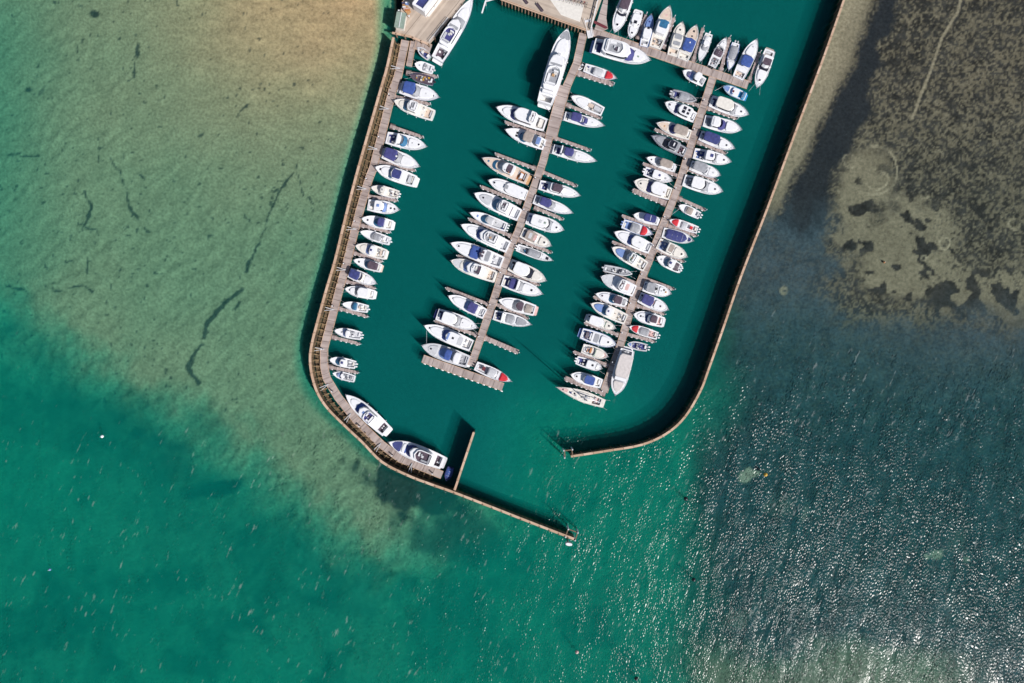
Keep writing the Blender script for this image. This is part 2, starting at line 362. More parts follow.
    sc = ring(873, 171, 25, 1.8, .8) * ((X > 852)) + ring(876, 180, 11, 1.7, .8) + ring(940, 155, 4, 1.5, .7) + ring(925, 194, 4, 1.6, .7) + ring(945, 243, 4.5, 1.6, .8) + ring(988, 272, 6, 1.6, .7) \
        + ring(995, 17, 3, 2, .8) + ring(850, 160, 6, 1.5, .7) + ring(1015, 225, 5, 1.6, .7) + ring(785, 291, 3, 2.5, .7) + ring(887, 340, 2, 2.5, .8) + ring(925, 258, 3, 1.5, .6)
    sc = sc + .8 * sst(1.9, .8, dline(X + warp * .4, Y, [(966, -20), (958, 12), (942, 38), (934, 62), (920, 98), (913, 118)]))
    sc = np.clip(sc, 0, 1) * up
    holes = blob(751.5, 476.5, 9, 6, -.25, .7, .5, 131, 6) * .95 + blob(939.5, 557.5, 8, 4.5, -.1, .8, .5, 132, 6) * .7 + blob(971, 561, 4, 3, 0, .4, .5, 133, 6) * .35 + .10 * blob(780, 508, 14, 9, .1, .8, .8, 134, 10) \
        + .08 * blob(960, 545, 8, 12, .1, .8, .8, 135, 10) + .15 * blob(735, 625, 16, 7, -.3, .9, .7, 136, 12) + .12 * blob(808, 515, 3, 10, .2, .6, .7, 137, 8)
    g1 = g1 * (1 - sc) * (1 - np.clip(holes, 0, 1)) * (1 - 0.92 * sst(628, 668, Y + (n1 - .5) * 50 + (n2 - .5) * 20 - .06 * (X - 750)) * sst(1010, 930, X))
    gb = 0.82 + 0.9 * (mott2 - .5) + .5 * (mott - .5)
    gc = np.stack([0.044 * gb, 0.042 * gb, 0.039 * gb], -1); gd = np.array([0.022, 0.026, 0.032])
    gm = np.clip(band, 0, 1)[..., None] * .8
    gc = gc * (1 - gm) + gd * gm; sm_ = (lowr * .75)[..., None]; gc = gc * (1 - sm_) + np.array([0.052, 0.078, 0.096]) * (0.7 + .6 * mott2[..., None]) * sm_
    rs = right[..., None] * np.clip(1 - 0 * g, 0, 1)[..., None]
    c = c * (1 - rs) + (np.array([0.190, 0.162, 0.116]) * (1 + 0.45 * sst(34, 4, X - rwx) * sst(260, 60, Y) + .5 * (mott - .5) + .3 * (n2 - .5))[..., None]) * rs
    c = c * (1 - g1[..., None]) + gc * g1[..., None]; sc3 = (np.clip(sc, 0, 1) * .5 + np.clip(holes, 0, 1) * .45)[..., None] * right[..., None]; c = c * (1 + sc3); hb = np.clip(holes, 0, 1)[..., None] * right[..., None]; c = c * (1 - hb) + np.array([0.62, 0.30, 0.24]) * hb
    # basin: silty dredged bottom
    bs = basin[..., None]
    c = c * (1 - bs) + bs * np.array([0.15, 0.190, 0.200]) * (0.95 + 0.6 * (n1 - .5) + .5 * (n3 - .5) + .3 * sst(300, 450, Y))[..., None]
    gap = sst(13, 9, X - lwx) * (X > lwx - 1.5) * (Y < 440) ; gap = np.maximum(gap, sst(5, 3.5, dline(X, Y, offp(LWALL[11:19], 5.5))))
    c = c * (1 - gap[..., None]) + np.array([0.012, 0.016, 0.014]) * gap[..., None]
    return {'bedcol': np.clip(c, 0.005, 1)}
def bed_z(X, Y, F):
    d = F[0]; lf = (X < F[9] - 2) | ((F[2] < .5) & (F[1] < .5)); return -d + 0.10 * (F[6] - .5) * (d > 0) + 0.42 * (ripple(X, Y) - .5) * lf * (d > 0.1)
bed = grid_mesh('seabed', 1.6, bed_z, bed_cols); tag(bed, kind='structure')
m, t, b = new_mat('seabed')
at = N(t, 'ShaderNodeAttribute', attribute_name='bedcol'); ns = N(t, 'ShaderNodeTexNoise'); ns.inputs['Scale'].default_value = 1.3; ns.inputs['Detail'].default_value = 5; ns.inputs['Roughness'].default_value = .65
tc = N(t, 'ShaderNodeTexCoord'); t.links.new(tc.outputs['Object'], ns.inputs['Vector'])
mr = N(t, 'ShaderNodeMapRange'); t.links.new(ns.outputs['Fac'], mr.inputs['Value']); mr.inputs['From Min'].default_value = .3; mr.inputs['From Max'].default_value = .7; mr.inputs['To Min'].default_value = .68; mr.inputs['To Max'].default_value = 1.32
mx = N(t, 'ShaderNodeVectorMath', operation='SCALE'); t.links.new(at.outputs['Color'], mx.inputs[0]); t.links.new(mr.outputs['Result'], mx.inputs['Scale'])
t.links.new(mx.outputs[0], b.inputs['Base Color']); b.inputs['Roughness'].default_value = 1; b.inputs['Specular IOR Level'].default_value = 0
bed.data.materials.append(m)

def water_cols(X, Y, F):
    d, right, basin, chop, deep, n1, n2, n3, rwx, lwx = F
    return {'depth': np.clip(d, 0.02, 8), 'basin': basin, 'chop': chop, 'right': right}
water = grid_mesh('water', 3.0, lambda X, Y, F: X * 0.0, water_cols); tag(water, kind='structure')
m = bpy.data.materials.new('water'); m.use_nodes = True; t = m.node_tree; t.nodes.clear()
L_ = t.links.new
def attr(nm): return N(t, 'ShaderNodeAttribute', attribute_name=nm).outputs['Fac']
def mth(op, a, b_=None, c_=None, clamp=False):
    n = N(t, 'ShaderNodeMath', operation=op); n.use_clamp = clamp
    for i, q in enumerate((a, b_, c_)):
        if q is None: continue
        if isinstance(q, (int, float)): n.inputs[i].default_value = q
        else: L_(q, n.inputs[i])
    return n.outputs[0]
depth = attr('depth'); chop = attr('chop'); basin_a = attr('basin'); right_a = attr('right')
KR, KG, KB = 0.38, 0.045, 0.065
comb = N(t, 'ShaderNodeCombineColor')
for i, k in enumerate((KR, KG, KB)): L_(mth('EXPONENT', mth('MULTIPLY', depth, -k)), comb.inputs[i])
tr = N(t, 'ShaderNodeBsdfTransparent'); L_(comb.outputs[0], tr.inputs['Color'])
df = N(t, 'ShaderNodeBsdfDiffuse')
mxc = N(t, 'ShaderNodeMix', data_type='RGBA'); L_(basin_a, mxc.inputs['Factor']); mxc.inputs['A'].default_value = (0.0, 0.135, 0.115, 1); mxc.inputs['B'].default_value = (0.0, 0.082, 0.076, 1)
mxr = N(t, 'ShaderNodeMix', data_type='RGBA'); L_(right_a, mxr.inputs['Factor']); L_(mxc.outputs['Result'], mxr.inputs['A']); mxr.inputs['B'].default_value = (0.0, 0.040, 0.062, 1)
L_(mxr.outputs['Result'], df.inputs['Color'])
op = mth('SUBTRACT', 1.0, mth('EXPONENT', mth('MULTIPLY', depth, mth('ADD', mth('MULTIPLY', basin_a, 0.020), -0.035))))
m1 = N(t, 'ShaderNodeMixShader'); L_(op, m1.inputs[0]); L_(tr.outputs[0], m1.inputs[1]); L_(df.outputs[0], m1.inputs[2])
# waves
geo = N(t, 'ShaderNodeNewGeometry')
def wave(scale, rot, stretch, detail=2.0, rough=.5):
    m0 = N(t, 'ShaderNodeMapping'); m0.inputs['Rotation'].default_value = (0, 0, rot); L_(geo.outputs['Position'], m0.inputs['Vector'])
    mp = N(t, 'ShaderNodeMapping'); mp.inputs['Scale'].default_value = (1, stretch, 1); L_(m0.outputs[0], mp.inputs['Vector'])
    n = N(t, 'ShaderNodeTexNoise'); n.inputs['Scale'].default_value = scale; n.inputs['Detail'].default_value = detail; n.inputs['Roughness'].default_value = rough; L_(mp.outputs[0], n.inputs['Vector']); return n.outputs['Fac']
w1 = wave(0.45, 0.30, 0.40, 0.0); w2 = wave(2.5, 0.40, 0.55, 0.0); w3 = wave(0.13, 0.15, 0.35, 0.0)
grp = mth('MULTIPLY_ADD', mth('SUBTRACT', wave(0.28, 0.2, 0.25, 2.0), 0.5), 3.2, 0.75, clamp=True)     # gusts and wave trains group the ripples
hgt = mth('ADD', mth('MULTIPLY', w1, 0.30), mth('ADD', mth('MULTIPLY', mth('MULTIPLY', w2, grp), 0.36), mth('MULTIPLY', w3, 0.4)))
bp = N(t, 'ShaderNodeBump'); bp.inputs['Strength'].default_value = 1.0; L_(mth('MULTIPLY', hgt, chop), bp.inputs['Height']); bp.inputs['Distance'].default_value = 0.60
gl = N(t, 'ShaderNodeBsdfGlossy'); gl.inputs['Roughness'].default_value = 0.20; L_(bp.outputs[0], gl.inputs['Normal'])
fr = N(t, 'ShaderNodeFresnel'); fr.inputs['IOR'].default_value = 1.19; L_(bp.outputs[0], fr.inputs['Normal'])
m2 = N(t, 'ShaderNodeMixShader'); L_(fr.outputs[0], m2.inputs[0]); L_(m1.outputs[0], m2.inputs[1]); L_(gl.outputs[0], m2.inputs[2])
# painted crest flecks: whitecap streaks, and sun glints put into the colour
f1 = wave(0.95, 0.45, 0.26, 3.0); f2 = wave(0.10, 0.3, 0.7, 1.0); f3 = wave(2.2, 0.4, 0.6, 1.0)
fs = mth('ADD', mth('ADD', f1, mth('MULTIPLY', mth('SUBTRACT', f2, 0.5), 0.25)), mth('MULTIPLY', mth('SUBTRACT', f3, .5), 0.10))
fine = mth('MULTIPLY', mth('SUBTRACT', wave(2.6, 0.42, 0.55, 2.0), 0.675), 11.0, clamp=True)  # finest flecks stand in for sun glitter, painted as colour
fm = mth('MULTIPLY', mth('SUBTRACT', fs, mth('SUBTRACT', 0.68, mth('MULTIPLY', chop, 0.035))), 9.0, clamp=True)
fm = mth('MAXIMUM', fm, mth('MULTIPLY', fine, mth('MULTIPLY', mth('MULTIPLY', grp, mth('SUBTRACT', chop, 0.35, clamp=True)), 1.2, clamp=True)))
fm = mth('MULTIPLY', mth('MULTIPLY', fm, mth('MULTIPLY', chop, 1.0, clamp=True)), 0.24, clamp=True)
foam_glint = N(t, 'ShaderNodeBsdfDiffuse'); foam_glint.inputs['Color'].default_value = (0.62, 0.66, 0.64, 1)
m3 = N(t, 'ShaderNodeMixShader'); L_(fm, m3.inputs[0]); L_(m2.outputs[0], m3.inputs[1]); L_(foam_glint.outputs[0], m3.inputs[2])
out = N(t, 'ShaderNodeOutputMaterial'); L_(m3.outputs[0], out.inputs['Surface'])
water.data.materials.append(m)

# suspended silt: thin veils at several depths, so that shade fades softly through the murky water
def veil_mesh(k, nk):
    return grid_mesh('turbid_water', 7.0, lambda X, Y, F: -np.clip(F[0], 0.02, 9) * k / (nk + 1.0) - (F[0] <= 0.05) * 3.0, water_cols)
m = bpy.data.materials.new('silt'); m.use_nodes = True; t = m.node_tree; t.nodes.clear(); L_ = t.links.new
depth = attr('depth'); basin_a = attr('basin'); right_a = attr('right')
tr = N(t, 'ShaderNodeBsdfTransparent'); df = N(t, 'ShaderNodeBsdfDiffuse')
mxc = N(t, 'ShaderNodeMix', data_type='RGBA'); L_(basin_a, mxc.inputs['Factor']); mxc.inputs['A'].default_value = (0.02, 0.50, 0.46, 1); mxc.inputs['B'].default_value = (0.03, 0.225, 0.250, 1)
mxr = N(t, 'ShaderNodeMix', data_type='RGBA'); L_(right_a, mxr.inputs['Factor']); L_(mxc.outputs['Result'], mxr.inputs['A']); mxr.inputs['B'].default_value = (0.04, 0.11, 0.15, 1)
L_(mxr.outputs['Result'], df.inputs['Color'])
mm = N(t, 'ShaderNodeMixShader'); L_(mth('SUBTRACT', 1.0, mth('EXPONENT', mth('MULTIPLY', mth('MULTIPLY', depth, depth), mth('MULTIPLY_ADD', basin_a, -0.0105, -0.008)))), mm.inputs[0]); L_(tr.outputs[0], mm.inputs[1]); L_(df.outputs[0], mm.inputs[2])
out = N(t, 'ShaderNodeOutputMaterial'); L_(mm.outputs[0], out.inputs['Surface'])
for k in (1, 2, 3):
    o = veil_mesh(k, 3); tag(o, kind='stuff'); o.data.materials.append(m)

# ------------------------------------------------------------------ breakwaters
def breakwater(label, pl, capw, group=None, ledge=None, post=2.8, post_out=1):
    r = empty('breakwater', (0, 0, 0)); tag(r, label, 'breakwater', group)
    wp = Wl(smooth_line(pl, 4) if len(pl) > 2 else pl); strip('wall_panel', wp, 0.28, -5.0, WTOP - 0.2, 'oldwood', r)
    strip('cap', wp, capw, WTOP - 0.195, WTOP, 'cap', r)
    n = 0
    for p, d in walk(wp, post, 0.4):
        mb = MB(); nn = Vector((-d.y, d.x)) * (0.34 * post_out)
        mb.tube((p.x + nn.x, p.y + nn.y, -5), (p.x + nn.x, p.y + nn.y, WTOP + 0.25), 0.17, 0.16, 8); mb.build('post', 'cap', r); n += 1
        if n >= 100: break
    return r
# left breakwater: its inner side carries a ledge of raking timbers tied to the walkway
lw = breakwater('long curved timber breakwater with pink-brown cap running round the west and south of the marina', LWALL, 0.65, post_out=-1)
wl = Wl(smooth_line(LWALL[:19], 3))
def offset(pl, o):
    out = []
    for i, p in enumerate(pl):
        a = Vector(pl[max(0, i - 1)]); b = Vector(pl[min(len(pl) - 1, i + 1)]); d = (b - a).normalized(); out.append((p[0] - d.y * o, p[1] + d.x * o))
    return out
strip('waler', offset(wl, -0.75), 0.25, 0.7, 1.0, 'oldwood', lw); strip('waler', offset(wl, 0.9), 0.9, -0.3, 0.15, 'oldwood', lw)
mbs = 0
for k, (p, d) in enumerate(walk(wl, 1.75, 0.8)):
    nn = Vector((-d.y, d.x)); mb = MB()
    j = random.uniform(-.15, .15); a = p + nn * .3; e = p + nn * (1.55 + random.uniform(-.25, .25)) + d * j
    mb.bar((a.x, a.y, 1.6), (e.x, e.y, 0.3), 0.14, 0.14); mb.tube((e.x, e.y, -4), (e.x, e.y, 0.75 + random.uniform(0, .5)), 0.18, 0.16, 8)
    mb.build('raking_pile', 'oldpile', lw)
    mbs += 1
    if mbs >= 98: break
lwk = [Vector(p) for p in Wl(LWALK)]
for k, (p, d) in enumerate(walk(wl, 11.6, 7.0)):
    nn = Vector((-d.y, d.x)); mb = MB()
    a = p + nn * .4; e = p + nn * 2.9
    mb.bar((a.x, a.y, 1.3), (e.x, e.y, .75), 0.16); mb.bar((a.x + d.x * .9, a.y + d.y * .9, 1.3), (e.x, e.y, .75), 0.13); mb.build('tie_beam', 'lg', lw)
# end platform of the south arm with its white marker light
HREF = WTOP; ex, ey = W(571.5, 536)
mb = MB(); mb.box(-1.6, 1.5, -1.0, -.6, WTOP - .3, WTOP - .1); mb.box(-1.6, -1.3, -.6, 1.6, WTOP - .3, WTOP - .1); mb.box(1.2, 1.5, -.6, 1.6, WTOP - .3, WTOP - .1); mb.box(-1.3, 1.2, 1.3, 1.6, WTOP - .3, WTOP - .1)
o = mb.build('end_frame', 'cap', lw); o.location = (ex, ey, 0); o.rotation_euler.z = -.35
for dx, dy in ((-1.45, -.8), (1.35, -.8), (1.35, 1.45), (-1.45, 1.45)):
    mb = MB(); mb.tube((dx, dy, -5), (dx, dy, WTOP + .3), .2); o = mb.build('corner_pile', 'lg', lw); o.location = (ex, ey, 0); o.rotation_euler.z = -.35
HREF = 0.0
rw = breakwater('slim timber breakwater with pale dashed cap curving round the east side of the marina', RWALL, 0.60, post_out=-1)
HREF = WTOP; ex, ey = W(568.7, 454.5)
mb = MB(); mb.box(-1.2, 1.2, 1.0, 1.3, WTOP - .3, WTOP - .1); mb.box(-1.2, -.9, -.6, 1.0, WTOP - .3, WTOP - .1); mb.box(.9, 1.2, -.6, 1.0, WTOP - .3, WTOP - .1)
o = mb.build('end_frame', 'cap', rw); o.location = (ex, ey, 0); o.rotation_euler.z = .12
for dx, dy in ((-1.2, 1.2), (1.2, 1.2), (-1.2, -.8)):
    mb = MB(); mb.tube((dx, dy, -5), (dx, dy, WTOP + .2), .2); o = mb.build('corner_pile', 'lg', rw); o.location = (ex, ey, 0); o.rotation_euler.z = .12
HREF = 0.0
st = breakwater('short straight timber spur wall jutting into the marina entrance from the south breakwater', STUB, 0.62, post_out=1)

# ------------------------------------------------------------------ pontoons
HREF = 0.6
PONT = 'floating walkways of the marina'
def pontoon(name, label, runs, cat='pontoon', group=PONT):
    r = empty(name, (0, 0, 0)); tag(r, label, cat, group)
    for k, (pl, w) in enumerate(runs):
        wp = Wl(pl); strip('deck', wp, w, 0.32 + 0.004 * k, 0.60 + 0.004 * k, 'pontoon', r); strip('float', wp, (w - .25) if not isinstance(w, list) else [q - .25 for q in w], -0.4, 0.318, 'gr', r)
        for s_ in (-1, 1):
            ww = w if not isinstance(w, list) else w[0]
            strip('edge_beam', offset(wp, s_ * ww / 2), 0.13, 0.40, 0.655 + 0.004 * k, 'cap', r)
    return r
pontoon('walkway_pontoon', 'long bent floating walkway running along the inside of the west breakwater', [(LWALK, 2.15)])
pontoon('walkway_pontoon', 'central floating pier lined with boats on both sides, ending in a crossing pontoon', [(MPIER, 2.1), (MPIERW, 3.2), (MPIER2, 2.0)])
pontoon('walkway_pontoon', 'broad pontoon lying across the seaward end of the central pier', [(MEND, 2.1)])
pontoon('walkway_pontoon', 'floating arm leading east from the wharf ramp to the right hand pier', [(ARM, 2.2)])
pontoon('walkway_pontoon', 'right hand floating pier lined with boats, nearest the east breakwater', [(RPIER, 2.0)])
pontoon('walkway_pontoon', 'short dinghy landing pontoon beside the wharf corner at the top left', [([(413.5, 41), (409, 66)], 1.5), ([(414, 43.5), (430.5, 49)], 2.6)])

T = dict(A=(380, 0, 6.38), B=(480, 0, 6.38), C=(570, 0, 6.38), D=(640, 0, 6.38), E=(360, 90, 6.38), F=(470, 90, 6.38), G=(620, 90, 6.38), H=(310, 180, 6.38), I=(440, 170, 6.38), J=(590, 180, 6.38),
         K=(300, 260, 6.38), L=(410, 260, 6.38), M=(550, 260, 6.38), N=(300, 340, 6.38), O=(400, 320, 6.38), Q=(540, 340, 6.38), R=(330, 380, 6.38),
         a=(380, 0, 10.19), b=(560, 60, 10.19), c=(520, 100, 10.19), d=(500, 160, 10.19), e=(550, 350, 10.19), f=(590, 0, 10.19))
def tp(k, x, y): ox, oy, s = T[k]; return (ox + x / s, oy + y / s)
ORD = ['first', 'second', 'third', 'fourth', 'fifth', 'sixth', 'seventh', 'eighth', 'ninth', 'tenth', 'eleventh', 'twelfth', 'thirteenth', 'fourteenth', 'fifteenth', 'sixteenth', 'seventeenth',
       'eighteenth', 'nineteenth', 'twentieth', 'twenty-first', 'twenty-second', 'twenty-third', 'twenty-fourth']
def finger(k, x0, y0, x1, y1, label, w=0.85, fend=1):
    a = W(*tp(k, x0, y0)); b = W(*tp(k, x1, y1)); L = math.hypot(b[0] - a[0], b[1] - a[1]); rz = math.atan2(b[1] - a[1], b[0] - a[0])
    r = empty('finger_pontoon', (a[0], a[1], 0), rz); tag(r, label, 'pontoon', 'finger pontoons between the berths')
    strip('deck', [(0, 0), (L, 0)], w, 0.24, 0.52, 'finger', r)
    mb = MB(); mb.box(0.3, L - .2, -w / 2 + .1, w / 2 - .1, -.35, 0.238); mb.build('float', 'gr', r)
    mb = MB(); mb.box(0, 1.5, -w / 2 - .35, -w / 2, .3, .5); mb.box(0, 1.5, w / 2, w / 2 + .35, .3, .5); mb.build('gusset', 'finger', r)
    if fend:
        nf = max(3, int(L / 1.5)); 
        for q in range(min(nf, 9)):
            x = (q + .8) * L / (nf + .3); mb = MB(); sg = -1 if rz < 0 and abs(rz) < 1.5 or abs(rz) > 3 or rz > 2 else 1
            sg = -1 if fend == 1 else 1
            if abs(rz) > PI / 2: sg = -sg
            mb.tube((x - .3, sg * (w / 2 + .09), .42), (x + .3, sg * (w / 2 + .09), .42), .11, .11, 6); mb.build('edge_fender', 'w', r)
    mb = MB(); mb.tube((L + .2, 0, -4), (L + .2, 0, 1.5), .16); mb.build('pile', 'gr', r)
    mb = MB(); mb.tube((L + .2, 0, 1.502), (L + .2, 0, 1.72), .18, .03); mb.build('pile_cap', 'w', r)
FING = [
 ('left walkway', [('A', 165, 462, 365, 487), ('E', 195, 35, 445, 88), ('E', 190, 228, 400, 300), ('E', 105, 452, 350, 512), ('H', 345, 98, 555, 130), ('H', 310, 285, 510, 332), ('H', 262, 460, 460, 518),
                   ('K', 275, 132, 478, 180), ('K', 235, 305, 430, 360), ('K', 200, 490, 380, 535), ('N', 175, 170, 368, 208)]),
 ("middle pier's left side", [('F', 480, 290, 228, 205), ('F', 430, 505, 165, 408), ('I', 520, 208, 262, 105), ('I', 470, 428, 185, 312), ('I', 410, 645, 112, 548), ('L', 520, 290, 232, 180), ('L', 445, 485, 160, 390)]),
 ("middle pier's right side", [('B', 610, 460, 850, 535), ('b', 60, 450, 415, 590), ('c', 330, 375, 715, 510), ('d', 400, 105, 780, 262), ('d', 345, 480, 640, 602), ('I', 495, 445, 710, 525), ('L', 605, 80, 825, 158),
                               ('L', 520, 270, 755, 372), ('L', 455, 487, 692, 588)]),
 ('upper arm', [('C', 432, 250, 487, 92), ('C', 592, 310, 665, 112), ('C', 785, 395, 850, 178), ('D', 512, 465, 572, 240), ('D', 695, 525, 765, 335)]),
 ("right pier's left side", [('G', 530, 105, 355, 55), ('G', 460, 335, 225, 252), ('G', 395, 555, 150, 470), ('J', 490, 150, 275, 65), ('J', 440, 312, 208, 228), ('J', 385, 485, 145, 395), ('M', 590, 165, 345, 65),
                             ('M', 515, 315, 280, 235), ('M', 455, 485, 222, 400), ('Q', 440, 165, 215, 75), ('Q', 420, 345, 160, 243)]),
 ("right pier's right side", [('G', 545, 108, 745, 180), ('G', 490, 328, 675, 402), ('G', 405, 495, 615, 575), ('J', 555, 110, 735, 190), ('J', 485, 285, 680, 355), ('J', 400, 435, 600, 520), ('M', 585, 110, 790, 185),
                              ('M', 535, 285, 730, 345), ('M', 465, 465, 668, 520)]),
]
SC = {("middle pier's left side", 6), ("middle pier's right side", 2), ("middle pier's right side", 3), ("middle pier's right side", 8)}
for row, lst in FING:
    for i, fg in enumerate(lst):
        wide = 1.25 if (row == "middle pier's right side" and i in (0, 8)) else (1.3 if (row == "right pier's left side" and i in (3, 10)) else 0.85)
        where = f'{ORD[i]} from shore along the {row}' if row != 'upper arm' else f'{ORD[i]} from the wharf along the upper arm'
        finger(*fg, f'narrow pale finger pontoon, {where}', w=wide)
# scallop fenders on the end pontoon
r = empty('dock_fender_row', (0, 0, 0)); tag(r, 'row of white fenders fixed to the seaward edge of the crossing end pontoon', 'fenders')
for p, d in walk(Wl(MEND), 1.75, 1.0):
    nn = Vector((-d.y, d.x)); q = p - nn * 1.2; mb = MB(); mb.tube((q.x - d.x * .4, q.y - d.y * .4, .45), (q.x + d.x * .4, q.y + d.y * .4, .45), .17); mb.build('fender', 'w', r)

# service pedestals
def pedestal(px, py, i, row, off=0.7):
    x, y = W(px, py); r = empty('service_pedestal', (x + off, y, 0.6)); tag(r, f'slim power pedestal, {ORD[i]} from shore on the {row}', 'pedestal', 'power pedestals on the piers')
    mb = MB(); mb.box(-.13, .13, -.13, .13, 0.01, 1.25, .02); mb.build('post', 'br', r)
    mb = MB(); mb.box(-.17, .17, -.17, .17, 1.252, 1.42, .06); mb.build('lamp_head', 'w', r)
for row, pl, step, st_ in (('left walkway', LWALK, 12.2, 16), ('middle pier', MPIER2, 9.4, 3), ('right pier', RPIER, 8.6, 7)):
    for i, (p, d) in enumerate(walk(Wl(pl), step, st_)):
        nn = Vector((-d.y, d.x)) * (0.6); px, py = (p.x - nn.x) / S + 512, 341.5 - (p.y - nn.y) / S
        if i < 22: pedestal(px, py, i, row, 0)

# ------------------------------------------------------------------ boats
def prof(t, p=2.3, st=0.84):
    if t < 0.42: return st + (1 - st) * math.sin(PI / 2 * t / 0.42)
    u = min(1.0, (t - 0.42) / 0.58); return max(0.0, 1 - u ** p)
PIERPTS = [p for pl in (LWALK, MPIER, MPIERW, MPIER2, ARM, RPIER) for p, d in walk(Wl(pl), 2.0)]
HREF = 1.5
class Boat:
    def __init__(s, bow, stern, beam, spec, hull='w', deck='w', p=2.3, name='motor_boat', label='', cat='boat', group=None, H=None, st=0.84):
        a = Vector(W(*stern)); b = Vector(W(*bow)); s.L = (b - a).length; s.B = beam * S * 0.96; c = (a + b) / 2; p = p * 1.25 + 0.1 if p > 1.8 else p
        s.p = p; s.st = st; s.H = H or (0.38 + 0.078 * s.L); s.deckm = deck
        s.r = empty(name, (c.x, c.y, 0), math.atan2((b - a).y, (b - a).x)); tag(s.r, label, cat, group)
        items = [q.split(':') for q in spec.split()]
        s.cock = None
        for q in items:
            if q[0] == 'C': s.cock = tuple(float(v) for v in q[1].split('-')); s.cockm = q[2] if len(q) > 2 else 'cr'
        s.seed = int(abs(c.x * 37 + c.y * 91)); s.rnd = random.Random(s.seed)
        s.roofz = None; s.roofr = []
        s.make_hull(hull, any(q[0] == 'X' for q in items))
        for q in items:
            f = getattr(s, 'c_' + q[0], None)
            if f: f(*q[1:])
        if s.L > 6.5 and not any(q[0] in 'X' for q in items): s.bowrail()
        s.fenders(); s.lines()
    def X(s, t): return (t - 0.5) * s.L
    def w(s, t): return s.B / 2 * prof(t, s.p, s.st)
    def z(s, t): return s.H * (0.86 + 0.34 * t * t)
    def make_hull(s, mat, rib):
        n = 22; R_ = []; rim = min(0.11, s.B * .04); s.rim = rim
        ts = [i / n for i in range(n)] + [0.975, 1.0]
        for t in ts:
            w = max(s.w(t), 0.03); z = s.z(t); x = s.X(t); dx = -0.10 * s.L * max(0, t - .6) / .4 * 1.0
            wi = max(w - rim, 0.01)
            R_.append([(x + dx * 1.2, 0, -.45), (x + dx, w * .72, -.12), (x + dx * .35, w * .93, z * .55), (x, w, z), (x - 0 * dx, wi, z + .015), (x, wi, z - .08),
                       (x, -wi, z - .08), (x, -wi, z + .015), (x, -w, z), (x + dx * .35, -w * .93, z * .55), (x + dx, -w * .72, -.12)])
        mb = MB(); mb.rings([list(reversed(q)) for q in R_], smooth=False)
        # the top of the shell between the rims is the deck: drop those faces
        nn = 11; keep = []
        for f in mb.f:
            z_ = [mb.v[i] for i in f]
            if len(f) == 4:
                idx = sorted(i % nn for i in f)
                if set(idx) == {4, 5}: continue
            keep.append(f)
        mb.f = keep
        mb.build('hull', mat, s.r)
        # deck
        mb = MB(); c0, c1 = s.cock if s.cock else (0, 0)
        def dz(t): return s.z(t) - .078
        def row(t, inner=None):
            w = max(s.w(t) - rim, .008); x = s.X(t) ; z = dz(t); cam_ = .05 * min(1, w)
            return [(x, -w, z), (x, -w * .55, z + cam_ * .7), (x, 0, z + cam_), (x, w * .55, z + cam_ * .7), (x, w, z)]
        fr = [t for t in ts if t > c1]; fr = ([c1] if s.cock else []) + fr
        mb.rings([row(t) for t in fr], cap0=False, cap1=False, closed=False)
        if s.cock:
            zf = 0.34
            if c0 > 0.01: mb.rings([row(0), row(c0)], cap0=False, cap1=False, closed=False, smooth=False)
            ct = [c0 + (c1 - c0) * i / 5 for i in range(6)]; cm = s.side = max(.16, s.B * .10)
            for sg in (-1, 1):
                mb.rings([[(s.X(t), sg * (s.w(t) - rim), dz(t)), (s.X(t), sg * (s.w(t) - rim - cm), dz(t) + .01), (s.X(t), sg * (s.w(t) - rim - cm), zf)] for t in ct], cap0=False, cap1=False, closed=False, smooth=False)
            for t in (c0, c1):
                wi = s.w(t) - rim - cm; mb.add([(s.X(t), -wi, zf), (s.X(t), wi, zf), (s.X(t), wi, dz(t) + .02), (s.X(t), -wi, dz(t) + .02)], [(0, 1, 2, 3)])
        mb.build('deck', s.deckm, s.r)
        if s.cock:
            mb = MB(); ct = [c0 + (c1 - c0) * i / 5 for i in range(6)]
            mb.rings([[(s.X(t), -(s.w(t) - rim - s.side) + .002, .34), (s.X(t), (s.w(t) - rim - s.side) - .002, .34)] for t in ct], cap0=False, cap1=False, closed=False, smooth=False)
            mb.build('cockpit_floor', s.cockm, s.r)
            # seats
            wi = s.w(c0) - rim - s.side - .05; x0 = s.X(c0) + .06
            mb = MB(); mb.box(x0, x0 + .5, -wi, wi * .55, .345, .80, .03); mb.build('seat', s.rnd.choice(['cr', 'w', 'lg', 'w']), s.r)
            if s.X(c1) - s.X(c0) > 2.0:
                xm = s.X(c0 + (c1 - c0) * .66); wm = s.w(c1) - rim - s.side - .08
                for sg in (-1, 1):
                    mb = MB(); mb.box(xm - .28, xm + .28, sg * wm * .55 - .25, sg * wm * .55 + .25, .345, .86, .05); mb.build('helm_seat', s.rnd.choice(['w', 'cr', 'gr', 'lg']), s.r)
                mb = MB(); xx = s.X(c1) - .42; mb.box(xx, xx + .40, -wm * .95, -wm * .1, .345, 1.05, .06); mb.build('dashboard', 'gr', s.r)
        mb = MB(); ts2 = [i / 14 for i in range(1, 15)]
        for sg in (-1, 1):
            mb.rings([[(s.X(t) , sg * (max(s.w(t), .03) + .03), s.z(t) - .16), (s.X(t), sg * (max(s.w(t), .03) + .03), s.z(t) - .08), (s.X(t), sg * (max(s.w(t), .03) - .04), s.z(t) - .07)] for t in [0.0] + ts2], cap0=False, cap1=False, closed=False, smooth=False)
        mb.build('rub_rail', s.rnd.choice(['gr', 'lg', 'nv', 'lg']) if mat != 'nvhull' else 'lg', s.r)
